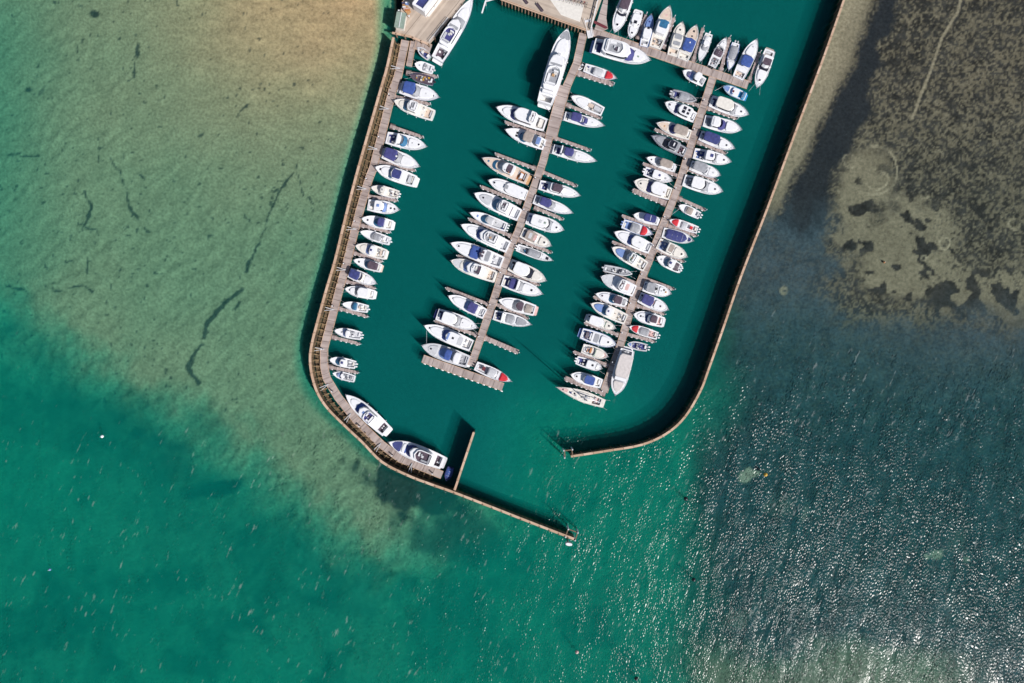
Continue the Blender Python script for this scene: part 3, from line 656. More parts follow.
    def outline(s, a, b, frac, nose=0.35, tail=0.08, n=7, yo=0.0):
        """closed ring following the hull's plan between a and b with rounded ends"""
        x0, x1 = s.X(a), s.X(b); L = x1 - x0; pts = []
        for i in range(n + 1):
            u = i / n; u2 = u ** 0.8 if False else u
            x = x0 + L * u2; t = a + (b - a) * u2; w = s.w(t) * frac
            e = 1.0
            if u2 > 1 - nose: e = math.sqrt(max(0, 1 - ((u2 - (1 - nose)) / nose) ** 2.4))
            if u2 < tail: e *= math.sqrt(max(0, 1 - ((tail - u2) / tail) ** 2)) * .25 + .75
            pts.append((x, max(w * e, 0.02)))
        return [(x, y) for x, y in pts] + [(x, -y) for x, y in reversed(pts)]
    def loft(s, name, mat, a, b, frac, levels, nose=.35, tail=.08, n=10):
        """levels: (z, width scale, front set back m, aft set in m)"""
        rings = []
        x0, x1 = s.X(a), s.X(b)
        for z, ws, fs_, as_ in levels:
            o = s.outline(a, b, frac, nose, tail, n); k = ((x1 - fs_) - (x0 + as_)) / (x1 - x0)
            rings.append([(x0 + as_ + (x - x0) * k, y * ws, z) for x, y in o])
        mb = MB(); mb.rings([list(reversed(q)) for q in rings], smooth=False); return mb.build(name, mat, s.r)
    def rng_(s, q): a, b = q.split('-'); return float(a), float(b)
    def top(s, t):
        for a, b, z in reversed(s.roofr):
            if a <= t <= b: return z
        return s.z(t) - .03
    # components
    def c_P(s, col='w'):
        w = s.w(0) * .9; mb = MB(); d = .8 if s.L > 9 else .5; x = s.X(0)
        mb.rings([[(x - d, -w * .8, z), (x - d * .8, -w * .93, z), (x + .05, -w, z), (x + .05, w, z), (x - d * .8, w * .93, z), (x - d, w * .8, z)][::-1] for z in (.24, .34)], smooth=False); mb.build('swim_platform', col, s.r)
    def c_T(s, q, col=None, h='.34'):
        a, b = s.rng_(q); h = float(h); z = s.z((a + b) / 2) - .10
        s.loft('cabin_trunk', col or s.deckm, a, b, .70, [(z, 1, 0, 0), (z + h * .8, .95, .18, .03), (z + h, .86, .38, .08)], nose=.5); s.roofr.append((a, b - .06, z + h))
    def c_W(s, q, col='dg', h=None):
        a, b = s.rng_(q); x1 = s.X(b); back = x1 - s.X(a); w = s.w(a) * .80; z = s.z(b) - .04 if not h else s.z(b) - .04
        hh = .75 if s.L < 10 else 1.0
        if h: hh = float(h)
        n = 9; lo = []; up = []
        for i in range(n + 1):
            an = PI * i / n; cx = math.sin(an); cy = math.cos(an)
            sx = abs(cx) ** .75 * (1 if cx >= 0 else -1)
            lo.append((x1 - back * 1.5 * (1 - sx), w * cy, z)); up.append((x1 - back - back * 1.5 * (1 - sx) * .8, w * .86 * cy, z + hh))
        mb = MB(); mb.rings([lo, up, [(x - .05, y * .98, z_) for x, y, z_ in up], [(x - .06, y * .96, z_) for x, y, z_ in lo]], cap0=False, cap1=False, closed=False, smooth=False); mb.build('windscreen', col, s.r)
    def c_R(s, q, col='w', frac='.80', h=None):
        a, b = s.rng_(q); z0 = s.z((a + b) / 2) - .12; hh = float(h) * 1.15 if h else (1.6 if s.L < 12 else 2.1); f = float(frac)
        s.loft('cabin', 'w', a + .01, b, f * .93, [(z0, 1, 0, 0), (z0 + hh * .45, .985, .10, .02), (z0 + hh - .02, .93, .55, .05)], nose=.35)
        s.loft('side_window', 'dg', a + .03, b - .004, f * .945, [(z0 + hh * .46, .985, .115, .03), (z0 + hh * .84, .95, .42, .05)], nose=.35)
        s.loft('roof', col, a - .015, b, f, [(z0 + hh, .95, .52, 0), (z0 + hh + .07, .97, .47, 0), (z0 + hh + .13, .90, .70, .10)], nose=.35); s.roofr.append((a, b, z0 + hh + .13)); s.roofz = z0 + hh + .13
    def c_F(s, q, col='lg', seat='w'):
        a, b = s.rng_(q); z = s.top((a + b) / 2) + .003
        s.loft('flybridge', 'w', a, b, .74, [(z, 1, 0, 0), (z + .5, 1.02, -.05, -.03), (z + .5, .90, .12, .10), (z + .12, .88, .16, .14)], nose=.4)
        s.loft('flybridge_floor', col, a + .01, b - .015, .62, [(z + .125, 1, 0, 0), (z + .14, 1, 0, 0)], nose=.4)
        xa, xb = s.X(a), s.X(b); w = s.w((a + b) / 2) * .6
        mb = MB(); mb.box(xa + .25, xa + .8, -w * .9, w * .9, z + .145, z + .55, .05); mb.box(xa + .81, xa + (xb - xa) * .55, w * .45, w * .9, z + .145, z + .55, .05); mb.build('lounge_seat', seat, s.r)
        xm = xa + (xb - xa) * .68
        mb = MB(); mb.box(xm, xm + .5, -w * .75, w * .1, z + .145, z + .75, .08); mb.build('helm_console', 'w', s.r)
        mb = MB(); mb.box(xm - .65, xm - .2, -w * .6, -w * .05, z + .145, z + .66, .05); mb.build('helm_seat', s.rnd.choice(['gr', 'cr', 'br']), s.r)
        mb = MB(); mb.box(xa + (xb - xa) * .45, xa + (xb - xa) * .58, -w * .3, w * .2, z + .145, z + .5, .03); mb.build('table', s.rnd.choice(['tk', 'gr', 'lg']), s.r)
    def c_K(s, q, col='nv', frac='.78', h='1.75'):
        a, b = s.rng_(q); z = s.z((a + b) / 2) + float(h); f = float(frac)
        s.loft('canopy', col, a, b, f, [(z - .30, 1.0, 0, 0), (z - .12, .97, .05, .05), (z - .03, .75, .25, .25), (z, .35, .6, .6)], nose=.18, tail=.12)
        w = s.w((a + b) / 2) * f * .96; x0, x1 = s.X(a) + .1, s.X(b) - .1; mb = MB()
        for sg in (-1, 1):
            mb.tube((x0, sg * w * .95, s.z(a) - .1), (x0 + .1, sg * w * .95, z - .25), .025, n=5); mb.tube((x1 + .15, sg * s.w(b) * f * .8, s.z(b) - .1), (x1 - .3, sg * s.w(b) * f * .8, z - .25), .025, n=5)
        mb.build('canopy_frame', 'metal', s.r); s.roofr.append((a, b, z))
    def c_G(s, q, col='dg', frac='.5'):
        a, b = s.rng_(q); z = s.top((a + b) / 2); f = float(frac)
        s.loft('roof_panel', col, a, b, f, [(z + .004, 1, 0, 0), (z + .04, .97, .03, .03)], nose=.12, tail=.1)
    def c_H(s, t, col='dg', sz='.5', y='0'):
        t = float(t); z = s.top(t); k = float(sz); yy = float(y) * s.w(t); x = s.X(t); mb = MB()
        mb.box(x - k / 2, x + k / 2, yy - k / 2, yy + k / 2, z + .005, z + .10, .06); mb.build('hatch', col, s.r)
    def c_D(s, q, col='rd'):
        a, b = s.rng_(q); z = s.z((a + b) / 2)
        s.loft('fitted_cover', col, a, b, .93, [(z - .06, 1, 0, 0), (z + .12, .97, .05, .03), (z + .3, .45, .5, .4)], nose=.55 if b > .8 else .2, tail=.1)
    def c_V(s, q, col='nv', frac='.9'):   # big low cover over the cockpit
        a, b = s.rng_(q); z = s.z((a + b) / 2); f = float(frac)
        s.loft('boat_cover', col, a, b, f, [(z - .03, 1, 0, 0), (z + .18, .96, .08, .05), (z + .36, .60, .5, .3), (z + .45, .16, .9, .5)], nose=.35, tail=.12)
        for k in range(3):
            t = a + (b - a) * (.28 + .24 * k); x = s.X(t); w = s.w(t) * f * .7; mb = MB(); mb.bar((x, -w, z + .30), (x, 0, z + .46), .05); mb.bar((x, w, z + .30), (x, 0, z + .46), .05); mb.build('cover_batten', 'lg', s.r)
    def c_L(s, q, col='pe', frac='.82'):   # laid deck panel
        a, b = s.rng_(q); z0 = s.z(a) - .02; z1 = s.z(b) - .02; o = s.outline(a, b, float(frac), .5, .05, 8); x0, x1 = s.X(a), s.X(b)
        ring = [(x, y, s.z(x / s.L + .5) - .008) for x, y in o]; ring2 = [(x, y, z + .03) for x, y, z in ring]
        mb = MB(); mb.rings([list(reversed(ring)), list(reversed(ring2))], smooth=False); mb.build('laid_deck', col, s.r)
    def c_O(s, n='1', col='gr'):
        n = int(n)
        for k in range(n):
            y = (k - (n - 1) / 2) * .75; x = s.X(0) - .28; mb = MB()
            rg = []
            for z, kx, ky in ((.55, .22, .15), (.7, .34, .22), (1.05, .36, .24), (1.22, .24, .16)):
                rg.append([(x - .06 + kx * math.cos(an), y + ky * math.sin(an), z) for an in [2 * PI * i / 8 for i in range(8)]])
            mb.rings(rg, smooth=True); m_ = mb.build('outboard_motor', col, s.r)
            mb = MB(); mb.box(x - .02, x + .14, y - .06, y + .06, -.4, .548); mb.build('outboard_leg', 'gr', m_)
    def c_X(s, col='gr'):
        r = s.B * .11
        for sg in (-1, 1):
            rg = []
            for t in [0, .05, .2, .35, .5, .62, .72, .8, .87, .93, .97, 1.0]:
                w = max(s.w(t) - r * .8, 0); x = s.X(t); rr = r * (.45 if t == 0 else 1); zc = s.z(t) - .05
                rg.append([(x, sg * w + rr * math.cos(an) * sg, zc + rr * math.sin(an)) for an in [2 * PI * i / 8 for i in range(8)]])
            mb = MB(); mb.rings(rg); mb.build('inflatable_tube', col, s.r)
    def c_A(s, t, col='w'):
        t = float(t); z = s.top(t) + .0; w = s.w(t) * .78; x = s.X(t); mb = MB()
        for sg in (-1, 1): mb.bar((x - .5, sg * w, s.z(t) - .1), (x, sg * w * .85, z + 1.0), .22, .12)
        mb.bar((x, -w * .86, z + 1.0), (x, w * .86, z + 1.0), .34, .12); mb.build('radar_arch', col, s.r)
        mb = MB(); mb.tube((x, 0, z + 1.065), (x, 0, z + 1.25), .26, .22, 10); mb.build('radar_dome', 'w', s.r)
    def c_S(s, q, col='w', y='0', frac='.3', h='.45'):   # raised pad / seat on the top surface
        a, b = s.rng_(q); z = s.top((a + b) / 2) + .004; w = s.w((a + b) / 2); yy = float(y) * w; f = float(frac) * w; mb = MB()
        mb.box(s.X(a), s.X(b), yy - f, yy + f, z, z + float(h), .05); mb.build('deck_fitting', col, s.r)
    def c_E(s, q, cols='ye'):     # clutter of gear on the deck
        a, b = s.rng_(q); cl = cols.split('+'); n = max(4, int((b - a) * s.L * 1.6)); cm = 0
        for k in range(n):
            t = s.rnd.uniform(a, b); x = s.X(t); w = s.w(t) * .6; y = s.rnd.uniform(-w, w); l, h = s.rnd.uniform(.25, .55), s.rnd.uniform(.2, .55); z = s.top(t) if not (s.cock and s.cock[0] <= t <= s.cock[1]) else .35
            mb = MB(); mb.box(x - l / 2, x + l / 2, y - l * .4, y + l * .4, z + .003 * (k + 1), z + h + .01 * k, .04); mb.build('deck_gear', cl[k % len(cl)], s.r)
    def c_M(s, t='.45', hgt='18.5'):
        t = float(t); h = float(hgt); x = s.X(t); z = s.z(t); mb = MB(); mb.tube((x, 0, z), (x, 0, z + h), .13, .09); mb.build('mast', 'lg', s.r)
        mb = MB(); mb.tube((x - .1, 0, z + 1.5), (s.X(.1), 0, z + 1.4), .10, .08); mb.build('boom', 'lg', s.r)
        mb = MB(); mb.tube((x - .35, 0, z + 1.72), (s.X(.14), 0, z + 1.60), .20, .11); mb.build('furled_sail', 'w', s.r)
        mb = MB()
        for k, q in enumerate((.38, .68)): mb.bar((x, -1.1 + k * .3, z + h * q), (x, 1.1 - k * .3, z + h * q), .07)
        mb.build('spreader', 'lg', s.r)
        mb = MB(); top = (x, 0, z + h)
        for e in ((s.X(.985), 0, s.z(1)), (s.X(.01), 0, s.z(0)), (x, s.w(t) * .95, z), (x, -s.w(t) * .95, z)): mb.tube(top, e, .015, n=4)
        mb.build('rigging', 'metal', s.r)
    def bowrail(s):
        mb = MB(); ts = [.52, .62, .72, .81, .89, .95]; h = .5
        for sg in (-1, 1):
            pr = None
            for t in ts + [.995]:
                p = (s.X(t), sg * max(0.0, s.w(t) - s.rim * .5), s.z(t) + h)
                mb.bar((p[0], p[1], s.z(t) + .01), p, .03)
                if pr: mb.bar(pr, p, .04)
                pr = p
        mb.build('bow_rail', 'metal', s.r)
        x = s.X(1.0); mb = MB(); mb.box(x - .35, x + .18, -.12, .12, s.z(1) - .05, s.z(1) + .06, .03); mb.bar((x + .05, 0, s.z(1) + .05), (x + .25, 0, s.z(1) - .25), .08); mb.build('anchor', 'metal', s.r)
    def lines(s):
        if s.L < 5: return
        M_ = s.r.matrix_basis if False else Matrix.Translation(s.r.location) @ Matrix.Rotation(s.r.rotation_euler.z, 4, 'Z')
        def near(t):
            p = M_ @ Vector((s.X(t), 0, 0)); return min((p.xy - q).length for q in PIERPTS)
        if abs(near(0.0) - near(1.0)) < 2.5: return
        e = 0.0 if near(0.0) < near(1.0) else 1.0; sg = -1 if e == 0 else 1; mb = MB()
        for y in (-1, 1):
            t = .02 if e == 0 else .9; a = (s.X(t), y * s.w(t) * .9, s.z(t)); b = (s.X(e) + sg * 1.3, y * (s.w(.1) * .9 + .2), .68)
            m_ = tuple((a[i] + b[i]) / 2 - (.12 if i == 2 else 0) for i in range(3)); mb.tube(a, m_, .03, n=4); mb.tube(m_, b, .03, n=4)
        mb.build('mooring_line', 'lg', s.r)
    def fenders(s):
        if s.L < 6: return
        c = s.rnd.choice(['w', 'nv', 'w', 'bk'])
        for t in ((.22, .55) if s.L < 11 else (.15, .38, .6)):
            for sg in (-1, 1):
                w = s.w(t) + .14; mb = MB(); x = s.X(t); z = s.z(t) - .35
                mb.tube((x, sg * w, z - .55), (x, sg * w, z), .11, .09, 6); mb.build('fender', c, s.r)

ROWS = {
 'left walkway': [
  ('a', 950, -12, 585, 605, 165, 'P:w C:.03-.17:br R:.2-.62:w F:.22-.46:pu:lg G:.45-.5:gr:.62 W:.6-.70:gr T:.66-.84 H:.8', dict(n='motor_yacht', l='long white motor yacht with two dark screen bands')),
  ('a', 378, 470, 500, 575, 85, 'C:.08-.8:nv E:.2-.7:gr+w+br', dict(n='dinghy', h='lg', d='lg', l='small grey dinghy with dark cockpit by the landing')),
  ('A', 220, 400, 338, 440, 65, 'C:.06-.5:lg W:.5-.58:lg:.5 O:1:lg H:.75:gr:.4', dict(n='runabout', l='small plain white open boat with grey outboard', p=2.8)),
  ('A', 188, 475, 340, 515, 62, 'C:.05-.75:br E:.35-.75:ye+ye+tk E:.08-.35:w+ye+lg O:1:bk', dict(n='work_boat', h='nvhull', d='br', l='dark hulled work boat full of yellow gear')),
  ('A', 378, 620, 130, 552, 98, 'P:lg C:.04-.12:lg T:.5-.86 K:.09-.40:bl:.84 W:.42-.53:gr H:.84 H:.66:lg:.4', dict(l='white cruiser with bright blue aft canopy')),
  ('E', 215, 68, 468, 160, 88, 'C:.05-.22:pe R:.36-.70:cr F:.4-.62:gr:w W:.68-.78:te T:.74-.88 E:.1-.3:w+pe+cr', dict(d='cr', l='cream flybridge boat with peach cockpit', p=2.8)),
  ('E', 427, 360, 168, 300, 92, 'P:w C:.03-.22:nv T:.55-.86 R:.28-.36:w W:.44-.52:te G:.40-.46:mr:.5 E:.05-.2:nv+w+gr S:.46-.52:br:.15:.2:.12 H:.8 H:.64:gr:.35', dict(l='white sports cruiser with navy cockpit and maroon dash')),
  ('E', 380, 487, 148, 395, 92, 'P:lg C:.03-.08:lg T:.5-.85 K:.06-.40:pu:.82 S:.36-.41:w:0:.12:.1 W:.42-.53:gr H:.8:lg', dict(l='white cruiser under violet-blue canopy with grey screen')),
  ('E', 95, 492, 352, 582, 92, 'P:w C:.05-.22:lg R:.3-.62:w G:.34-.56:nv:.64 W:.60-.68:te T:.64-.86 H:.86:dg:.6 S:.1-.18:lg:0:.5:.2', dict(l='white hardtop boat with large dark blue roof panel', p=2.6)),
  ('H', 385, 45, 562, 92, 66, 'C:.05-.35:cr R:.45-.68:cr:.62 H:.55:gr:.5 W:.66-.74:lg O:2:w E:.06-.3:br+cr', dict(d='cr', l='small cream boat with twin white outboards')),
  ('H', 570, 188, 366, 155, 84, 'C:.03-.2:cr R:.25-.55:w H:.35:lb:.8 W:.54-.62:lb T:.6-.82 H:.73 H:.84', dict(l='broad all-white launch with pale blue screen')),
  ('H', 326, 245, 525, 288, 76, 'P:w C:.05-.2:cr K:.24-.46:pu:.7 W:.46-.62:te R:.2-.3:w H:.8 H:.3:w', dict(l='white boat with violet canopy behind teal windscreen')),
  ('H', 316, 328, 508, 390, 64, 'C:.05-.3:w V:.3-.58:gr:.7 W:.56-.66:lg O:1:w', dict(l='slim white boat with grey cockpit cover')),
  ('H', 287, 418, 482, 475, 80, 'P:cr C:.05-.3:cr R:.34-.56:w W:.56-.68:lb H:.45:nv:.6 S:.14-.2:pe:0:.5:.1 T:.64-.86', dict(d='cr', l='cream topped cruiser with long pale cockpit')),
  ('H', 275, 510, 450, 562, 66, 'P:pe C:.05-.1:cr K:.08-.46:br:.8 W:.46-.60:te H:.8', dict(l='white boat under dark brown-violet canopy')),
  ('K', 487, 150, 310, 78, 76, 'P:nv C:.03-.08:nv K:.06-.42:nv:.8 W:.5-.58:cr T:.56-.84 H:.8 S:.44-.48:pk:0:.3:.1', dict(l='white boat under deep navy canopy')),
  ('K', 283, 183, 472, 222, 72, 'P:w C:.04-.16:cr R:.18-.60:w:.84 W:.60-.68:gr T:.66-.84 H:.83', dict(l='plain white hardtop boat with dark grey screen')),
  ('K', 265, 280, 430, 312, 60, 'C:.05-.34:cr K:.40-.56:te:.8:.8 W:.56-.66:te S:.3-.36:pe:0:.3:.3 O:1:w', dict(l='small white boat with teal blue centre screen')),
  ('K', 215, 450, 388, 485, 64, 'C:.04-.45:lg R:.42-.60:w:.6 W:.6-.68:lb E:.05-.35:pk+w+gr+br O:2:w H:.72:gr', dict(l='white fishing boat with gear filled cockpit')),
  ('N', 185, 125, 350, 160, 62, 'C:.04-.32:gr R:.36-.62:w:.72 H:.47:nv:.7 W:.62-.78:te O:2:w E:.06-.2:br+w', dict(l='white boat with round hatch and two big outboards', p=2.8)),
  ('N', 205, 213, 345, 250, 54, 'C:.05-.5:lg W:.62-.72:bg V:.66-.82:lb:.6 S:.3-.34:gr:.3:.3:.4 S:.16-.2:gr:0:.5:.3', dict(l='small white open boat with blue bow canvas')),
  ('R', 103, 93, 362, 330, 98, 'P:w C:.04-.15:br R:.26-.66:w F:.32-.5:pu:w W:.62-.76:bl T:.7-.88 H:.86 H:.53:lb:.8 E:.06-.13:br+w', dict(n='motor_yacht', l='large white motor yacht with royal blue windscreen', b=1)),
  ('R', 375, 395, 718, 530, 108, 'P:lg C:.03-.13:br R:.18-.62:w F:.2-.5:br:gr W:.58-.68:nv L:.76-.93:nv:.86 T:.69-.76 G:.66-.70:bl:.6 E:.05-.12:br+lg', dict(n='motor_yacht', l='large white flybridge yacht with navy foredeck panels')),
 ],
 "middle pier's left side": [
  ('B', 556, 203, 412, 665, 122, 'P:w C:.02-.10:cr R:.16-.66:w F:.2-.46:gr:w G:.47-.50:gr:.66 W:.60-.68:lg T:.64-.88:w:.5 L:.86-.97:gr:.85 H:.62:lg:.8 S:.12-.16:w:0:.7:.8 E:.24-.42:gr+w+gn', dict(n='superyacht', l='largest white superyacht with grey pointed bow deck', p=3.3, H=2.9)),
  ('F', 168, 112, 482, 222, 102, 'C:.03-.18:cr R:.20-.66:w:.86 W:.60-.72:nv:1.3 T:.7-.88 H:.86:dg:.6 A:.3 S:.06-.14:cr:0:.6:.2 F:.22-.34:cr:w', dict(n='motor_yacht', l='long white motor yacht with slim navy screen', p=2.7)),
  ('F', 223, 252, 477, 348, 86, 'P:pe C:.04-.12:pe K:.3-.54:tp:.8:2.15 R:.1-.24:w G:.12-.22:lb:.6 W:.54-.64:te S:.55-.62:pu:-.1:.35:.3 H:.7:bk:.6:-.25 H:.7:bk:.6:.25', dict(l='white cruiser with taupe canopy, blue screen and peach stern')),
  ('F', 78, 435, 367, 565, 92, 'P:tk C:.04-.22:or L:.62-.96:pe:.8 R:.3-.58:w:.72 G:.34-.46:br:.6 W:.56-.66:lg W:.70-.78:te:.5 H:.86:te:.6 S:.10-.16:w:0:.4:.4 E:.32-.5:br+or+w', dict(d='pe', l='teak decked cruiser with orange timber cockpit')),
  ('I', 308, 65, 553, 160, 82, 'C:.02-.04:w R:.05-.62:w:.92:.7 T:.58-.9 H:.53:gr:1.1 H:.12:lg:.5 H:.84', dict(l='plain white boxy cruiser with one round grey hatch', p=3.0)),
  ('I', 218, 150, 508, 288, 98, 'P:w C:.03-.16:w R:.2-.52:w:.84 W:.50-.60:te:1.2 F:.26-.44:gr:w T:.62-.9:lg H:.8 G:.18-.2:br:.7', dict(n='motor_yacht', l='white flybridge yacht with broad teal-blue screen', p=2.8)),
  ('I', 188, 272, 425, 365, 70, 'C:.04-.6:lg V:.34-.58:lg:.75 W:.58-.7:te E:.06-.3:bl+lg+br O:3:w S:.76-.8:lb:0:.3:.1', dict(l='narrow open sports boat with blue screen and triple outboards')),
  ('I', 133, 350, 437, 492, 94, 'P:w C:.03-.14:lg R:.16-.62:w:.86 W:.58-.67:bl:1.2 F:.24-.50:gr:w T:.66-.88 H:.84 H:.14:gr:.4', dict(n='motor_yacht', l='white flybridge yacht with deep blue crescent screen', p=2.7)),
  ('I', 68, 467, 398, 592, 98, 'C:.03-.2:lg K:.44-.62:bl:.86:.8 R:.22-.44:w:.8 G:.24-.33:gr:.7 H:.38:br:.7:-.3 H:.38:br:.7:.2 H:.42:br:.6:0 T:.62-.9 H:.84', dict(n='motor_yacht', l='white yacht with bright blue forward canopy', p=2.6)),
  ('I', 68, 578, 352, 682, 92, 'P:cr C:.03-.16:pe R:.24-.66:w F:.32-.52:lg:br W:.64-.74:lb L:.76-.95:lg:.8 E:.05-.14:w+pe T:.68-.8', dict(d='cr', n='motor_yacht', l='cream edged yacht with blue-grey foredeck cushion', p=2.8)),
  ('L', 243, 228, 478, 345, 84, 'P:w C:.03-.16:w K:.22-.46:pu:.8 W:.46-.58:lb T:.54-.88 H:.86 S:.12-.15:gr:0:.5:.1 A:.2', dict(l='white cruiser with violet-navy canopy square', p=2.6)),
  ('L', 432, 432, 172, 345, 90, 'P:nv C:.03-.18:nv R:.16-.52:w:.82 W:.52-.60:gr:.9 T:.58-.86 H:.84 H:.63:gr:.35', dict(l='white hardtop cruiser with stern towards open water', p=2.7)),
  ('L', 90, 418, 392, 548, 94, 'C:.02-.16:w R:.2-.56:w:.8 W:.54-.63:bl:1.2 T:.6-.88 G:.18-.28:lg:.62 H:.38:dg:.6 H:.88 S:.46-.5:lb:0:.5:.1', dict(n='motor_yacht', l='long white yacht with navy screen, second from pier end', p=2.6)),
  ('L', 75, 545, 372, 650, 96, 'P:w C:.03-.17:gr R:.2-.34:w K:.36-.5:bl:.7:2.15 W:.50-.64:lb T:.66-.88 L:.72-.97:lg:.95 H:.80 E:.05-.15:lg+w', dict(n='motor_yacht', l='yacht with blue canopy berthed against the end pontoon', d='lg', p=2.8)),
 ],
 "middle pier's right side": [
  ('B', 872, 498, 668, 425, 66, 'C:.03-.5:lg V:.28-.62:lg:.8 D:.66-.9:rd O:1:bk E:.04-.2:nv+lg', dict(n='speedboat', l='grey and white speedboat with red bow cover')),
  ('b', 112, 368, 440, 520, 118, 'C:.04-.42:gr S:.3-.46:pe:0:.34:.5 S:.1-.28:lg:0:.4:.3 H:.58:dg:.7:-.3 H:.58:dg:.7:.3 T:.46-.85', dict(l='white open fishing boat with cream console and twin hatches', p=2.7)),
  ('b', 452, 668, 48, 565, 112, 'P:w C:.03-.1:lb K:.16-.42:pu:.84 W:.52-.64:pu:.5 T:.46-.86 G:.48-.58:nv:.55 H:.82 H:.7:lg:.4', dict(l='white cruiser with violet-navy canopy and matching hatches')),
  ('c', 778, 622, 338, 495, 118, 'P:lg C:.03-.16:pu S:.06-.09:w:0:.5:.3 R:.19-.24:w K:.26-.47:pu:.72 W:.46-.56:gr T:.5-.86 H:.82:pk:.4 H:.6:lg:.4', dict(l='long white cruiser with violet canopy behind white arch')),
  ('d', 818, 362, 402, 248, 118, 'P:nv C:.03-.2:nv E:.05-.18:lg+bl+gr R:.28-.58:w K:.32-.56:br:.7:2.15 T:.56-.88 H:.83:dg:.8', dict(l='white hardtop cruiser with dark brown roof panel', p=2.6)),
  ('d', 742, 540, 348, 395, 116, 'P:lg C:.03-.12:lg K:.16-.44:pu:.78 W:.46-.60:gr T:.5-.86 H:.82:lg:.4', dict(l='white cruiser with vivid violet canopy above fendered finger')),
  ('I', 790, 382, 555, 305, 90, 'P:lb C:.03-.14:lb R:.14-.60:w:.86 H:.36:lg:.9 H:.48:gn:.6 W:.62-.70:gr:.9 T:.66-.88 H:.8', dict(l='broad white hardtop with blue shaded stern', p=2.8)),
  ('I', 710, 482, 522, 395, 80, 'C:.03-.14:gr R:.16-.55:tp:.84:.7 G:.24-.34:lg:.5 G:.4-.5:pk:.5 T:.6-.86 H:.76', dict(d='cr', l='beige roofed cruiser with cream foredeck', p=2.9)),
  ('I', 720, 577, 492, 492, 58, 'C:.04-.7:gr V:.3-.66:gr:.8 W:.66-.7:lg:.3 E:.05-.25:te+w O:2:w H:.84:dg:.8', dict(l='slim speedboat with grey cover and twin outboards')),
  ('L', 870, 132, 638, 28, 92, 'P:w C:.03-.14:br R:.14-.56:w:.9:1.2 W:.56-.64:dg:.9 T:.62-.88', dict(d='cr', l='cream topped hardtop with black screen', p=2.8)),
  ('L', 847, 217, 590, 130, 88, 'P:lb C:.03-.34:nv K:.18-.36:pu:.8:.9 S:.14-.2:w:0:.4:.4 R:.37-.44:w W:.44-.54:gr T:.5-.88 H:.72:dg:.6', dict(l='white sports cruiser with navy cockpit and dark oval screen', p=2.6)),
  ('L', 562, 255, 797, 322, 86, 'P:pk C:.03-.26:gr V:.08-.3:tp:.7 K:.32-.52:br:.7:.7 W:.52-.66:gr T:.6-.9', dict(l='white boat with bow at the pier and taupe covers', p=2.2)),
  ('L', 775, 412, 535, 350, 76, 'P:lb C:.03-.2:nv E:.05-.2:te+lg+nv R:.22-.30:w T:.6-.9:gr:.25 V:.32-.56:gr:.75', dict(l='white boat with blue cockpit and two grey deck panels', p=2.2)),
  ('O', 712, 392, 482, 292, 72, 'C:.04-.6:lg V:.34-.6:lg:.8 D:.68-.90:rd S:.18-.26:mr:.1:.4:.6 O:2:bk E:.04-.16:w+lg+pk', dict(n='speedboat', l='racing speedboat with red bow cover and crimson seat', p=2.0)),
 ],
 'upper arm, seaward side': [
  ('C', 283, 208, 378, -48, 88, 'C:.03-.14:w R:.17-.5:w K:.2-.48:br:.72:2.15 T:.5-.86 W:.55-.62:dg:.7 H:.8:dg:.6', dict(l='white cruiser with dark brown canopy, bow down', p=2.7)),
  ('C', 385, 243, 442, 62, 72, 'P:w C:.03-.15:lg R:.18-.58:w:.84:.8 H:.45:dg:.9 H:.64:nv:.8 T:.6-.9 H:.8', dict(l='white boat with three dark hatches, bow down', p=2.8)),
  ('C', 520, 88, 473, 290, 66, 'P:w C:.03-.18:gr R:.2-.58:w:.84 H:.5:dg:.7 T:.58-.9:lb L:.62-.97:lb:.9 H:.76:nv', dict(l='white cabin boat with pale blue foredeck', h='lb')),
  ('C', 636, 38, 545, 300, 96, 'P:pe C:.03-.22:pe E:.08-.24:cr+pe+br R:.28-.62:w K:.38-.6:te:.7:2.15 L:.68-.95:pe:.86 H:.78:pk:.6', dict(d='cr', l='peach decked cruiser with teal canopy', p=2.6)),
  ('C', 718, 138, 655, 350, 80, 'P:cr C:.04-.2:pe R:.2-.64:cr:.86 G:.24-.36:gr:.6 G:.42-.58:gr:.6 T:.64-.92:cr H:.76', dict(d='cr', l='cream boat with grey striped roof', p=3.0, h='cr')),
  ('C', 808, 158, 722, 375, 86, 'P:cr C:.03-.16:cr K:.18-.56:bl:.86 S:.4-.44:w:0:.1:.08 L:.62-.95:pe:.86 H:.68 H:.82:bk:.6', dict(d='cr', l='cruiser with large royal blue canopy and peach bow', p=2.6)),
  ('C', 828, 392, 893, 208, 58, 'C:.04-.3:lg R:.3-.52:w:.6:.7 W:.52-.6:gr:.6 V:.1-.3:w:.7 O:1:w', dict(l='slim white runabout, bow down, with small dark screen', p=2.4)),
  ('D', 552, 237, 462, 418, 66, 'C:.03-.3:gr E:.05-.3:pk+br+w V:.36-.62:br:.8 W:.62-.68:gr:.6 T:.68-.92 H:.82:lg:.4 O:2:bk', dict(l='white boat with dark brown midships cover')),
  ('D', 568, 448, 618, 268, 64, 'C:.04-.4:gr V:.12-.62:gr:.86 D:.6-.68:lg O:2:lg T:.7-.9', dict(l='grey covered speedboat, bow down, twin outboards', d='w', h='lb', p=1.9)),
  ('D', 745, 250, 628, 495, 90, 'P:pk C:.03-.17:pe E:.04-.16:pk+mr+w K:.26-.52:bl:.8 W:.54-.6:nv:.6 T:.58-.9 H:.8:lg', dict(l='white cruiser with blue canopy and pink cockpit deck', p=2.5)),
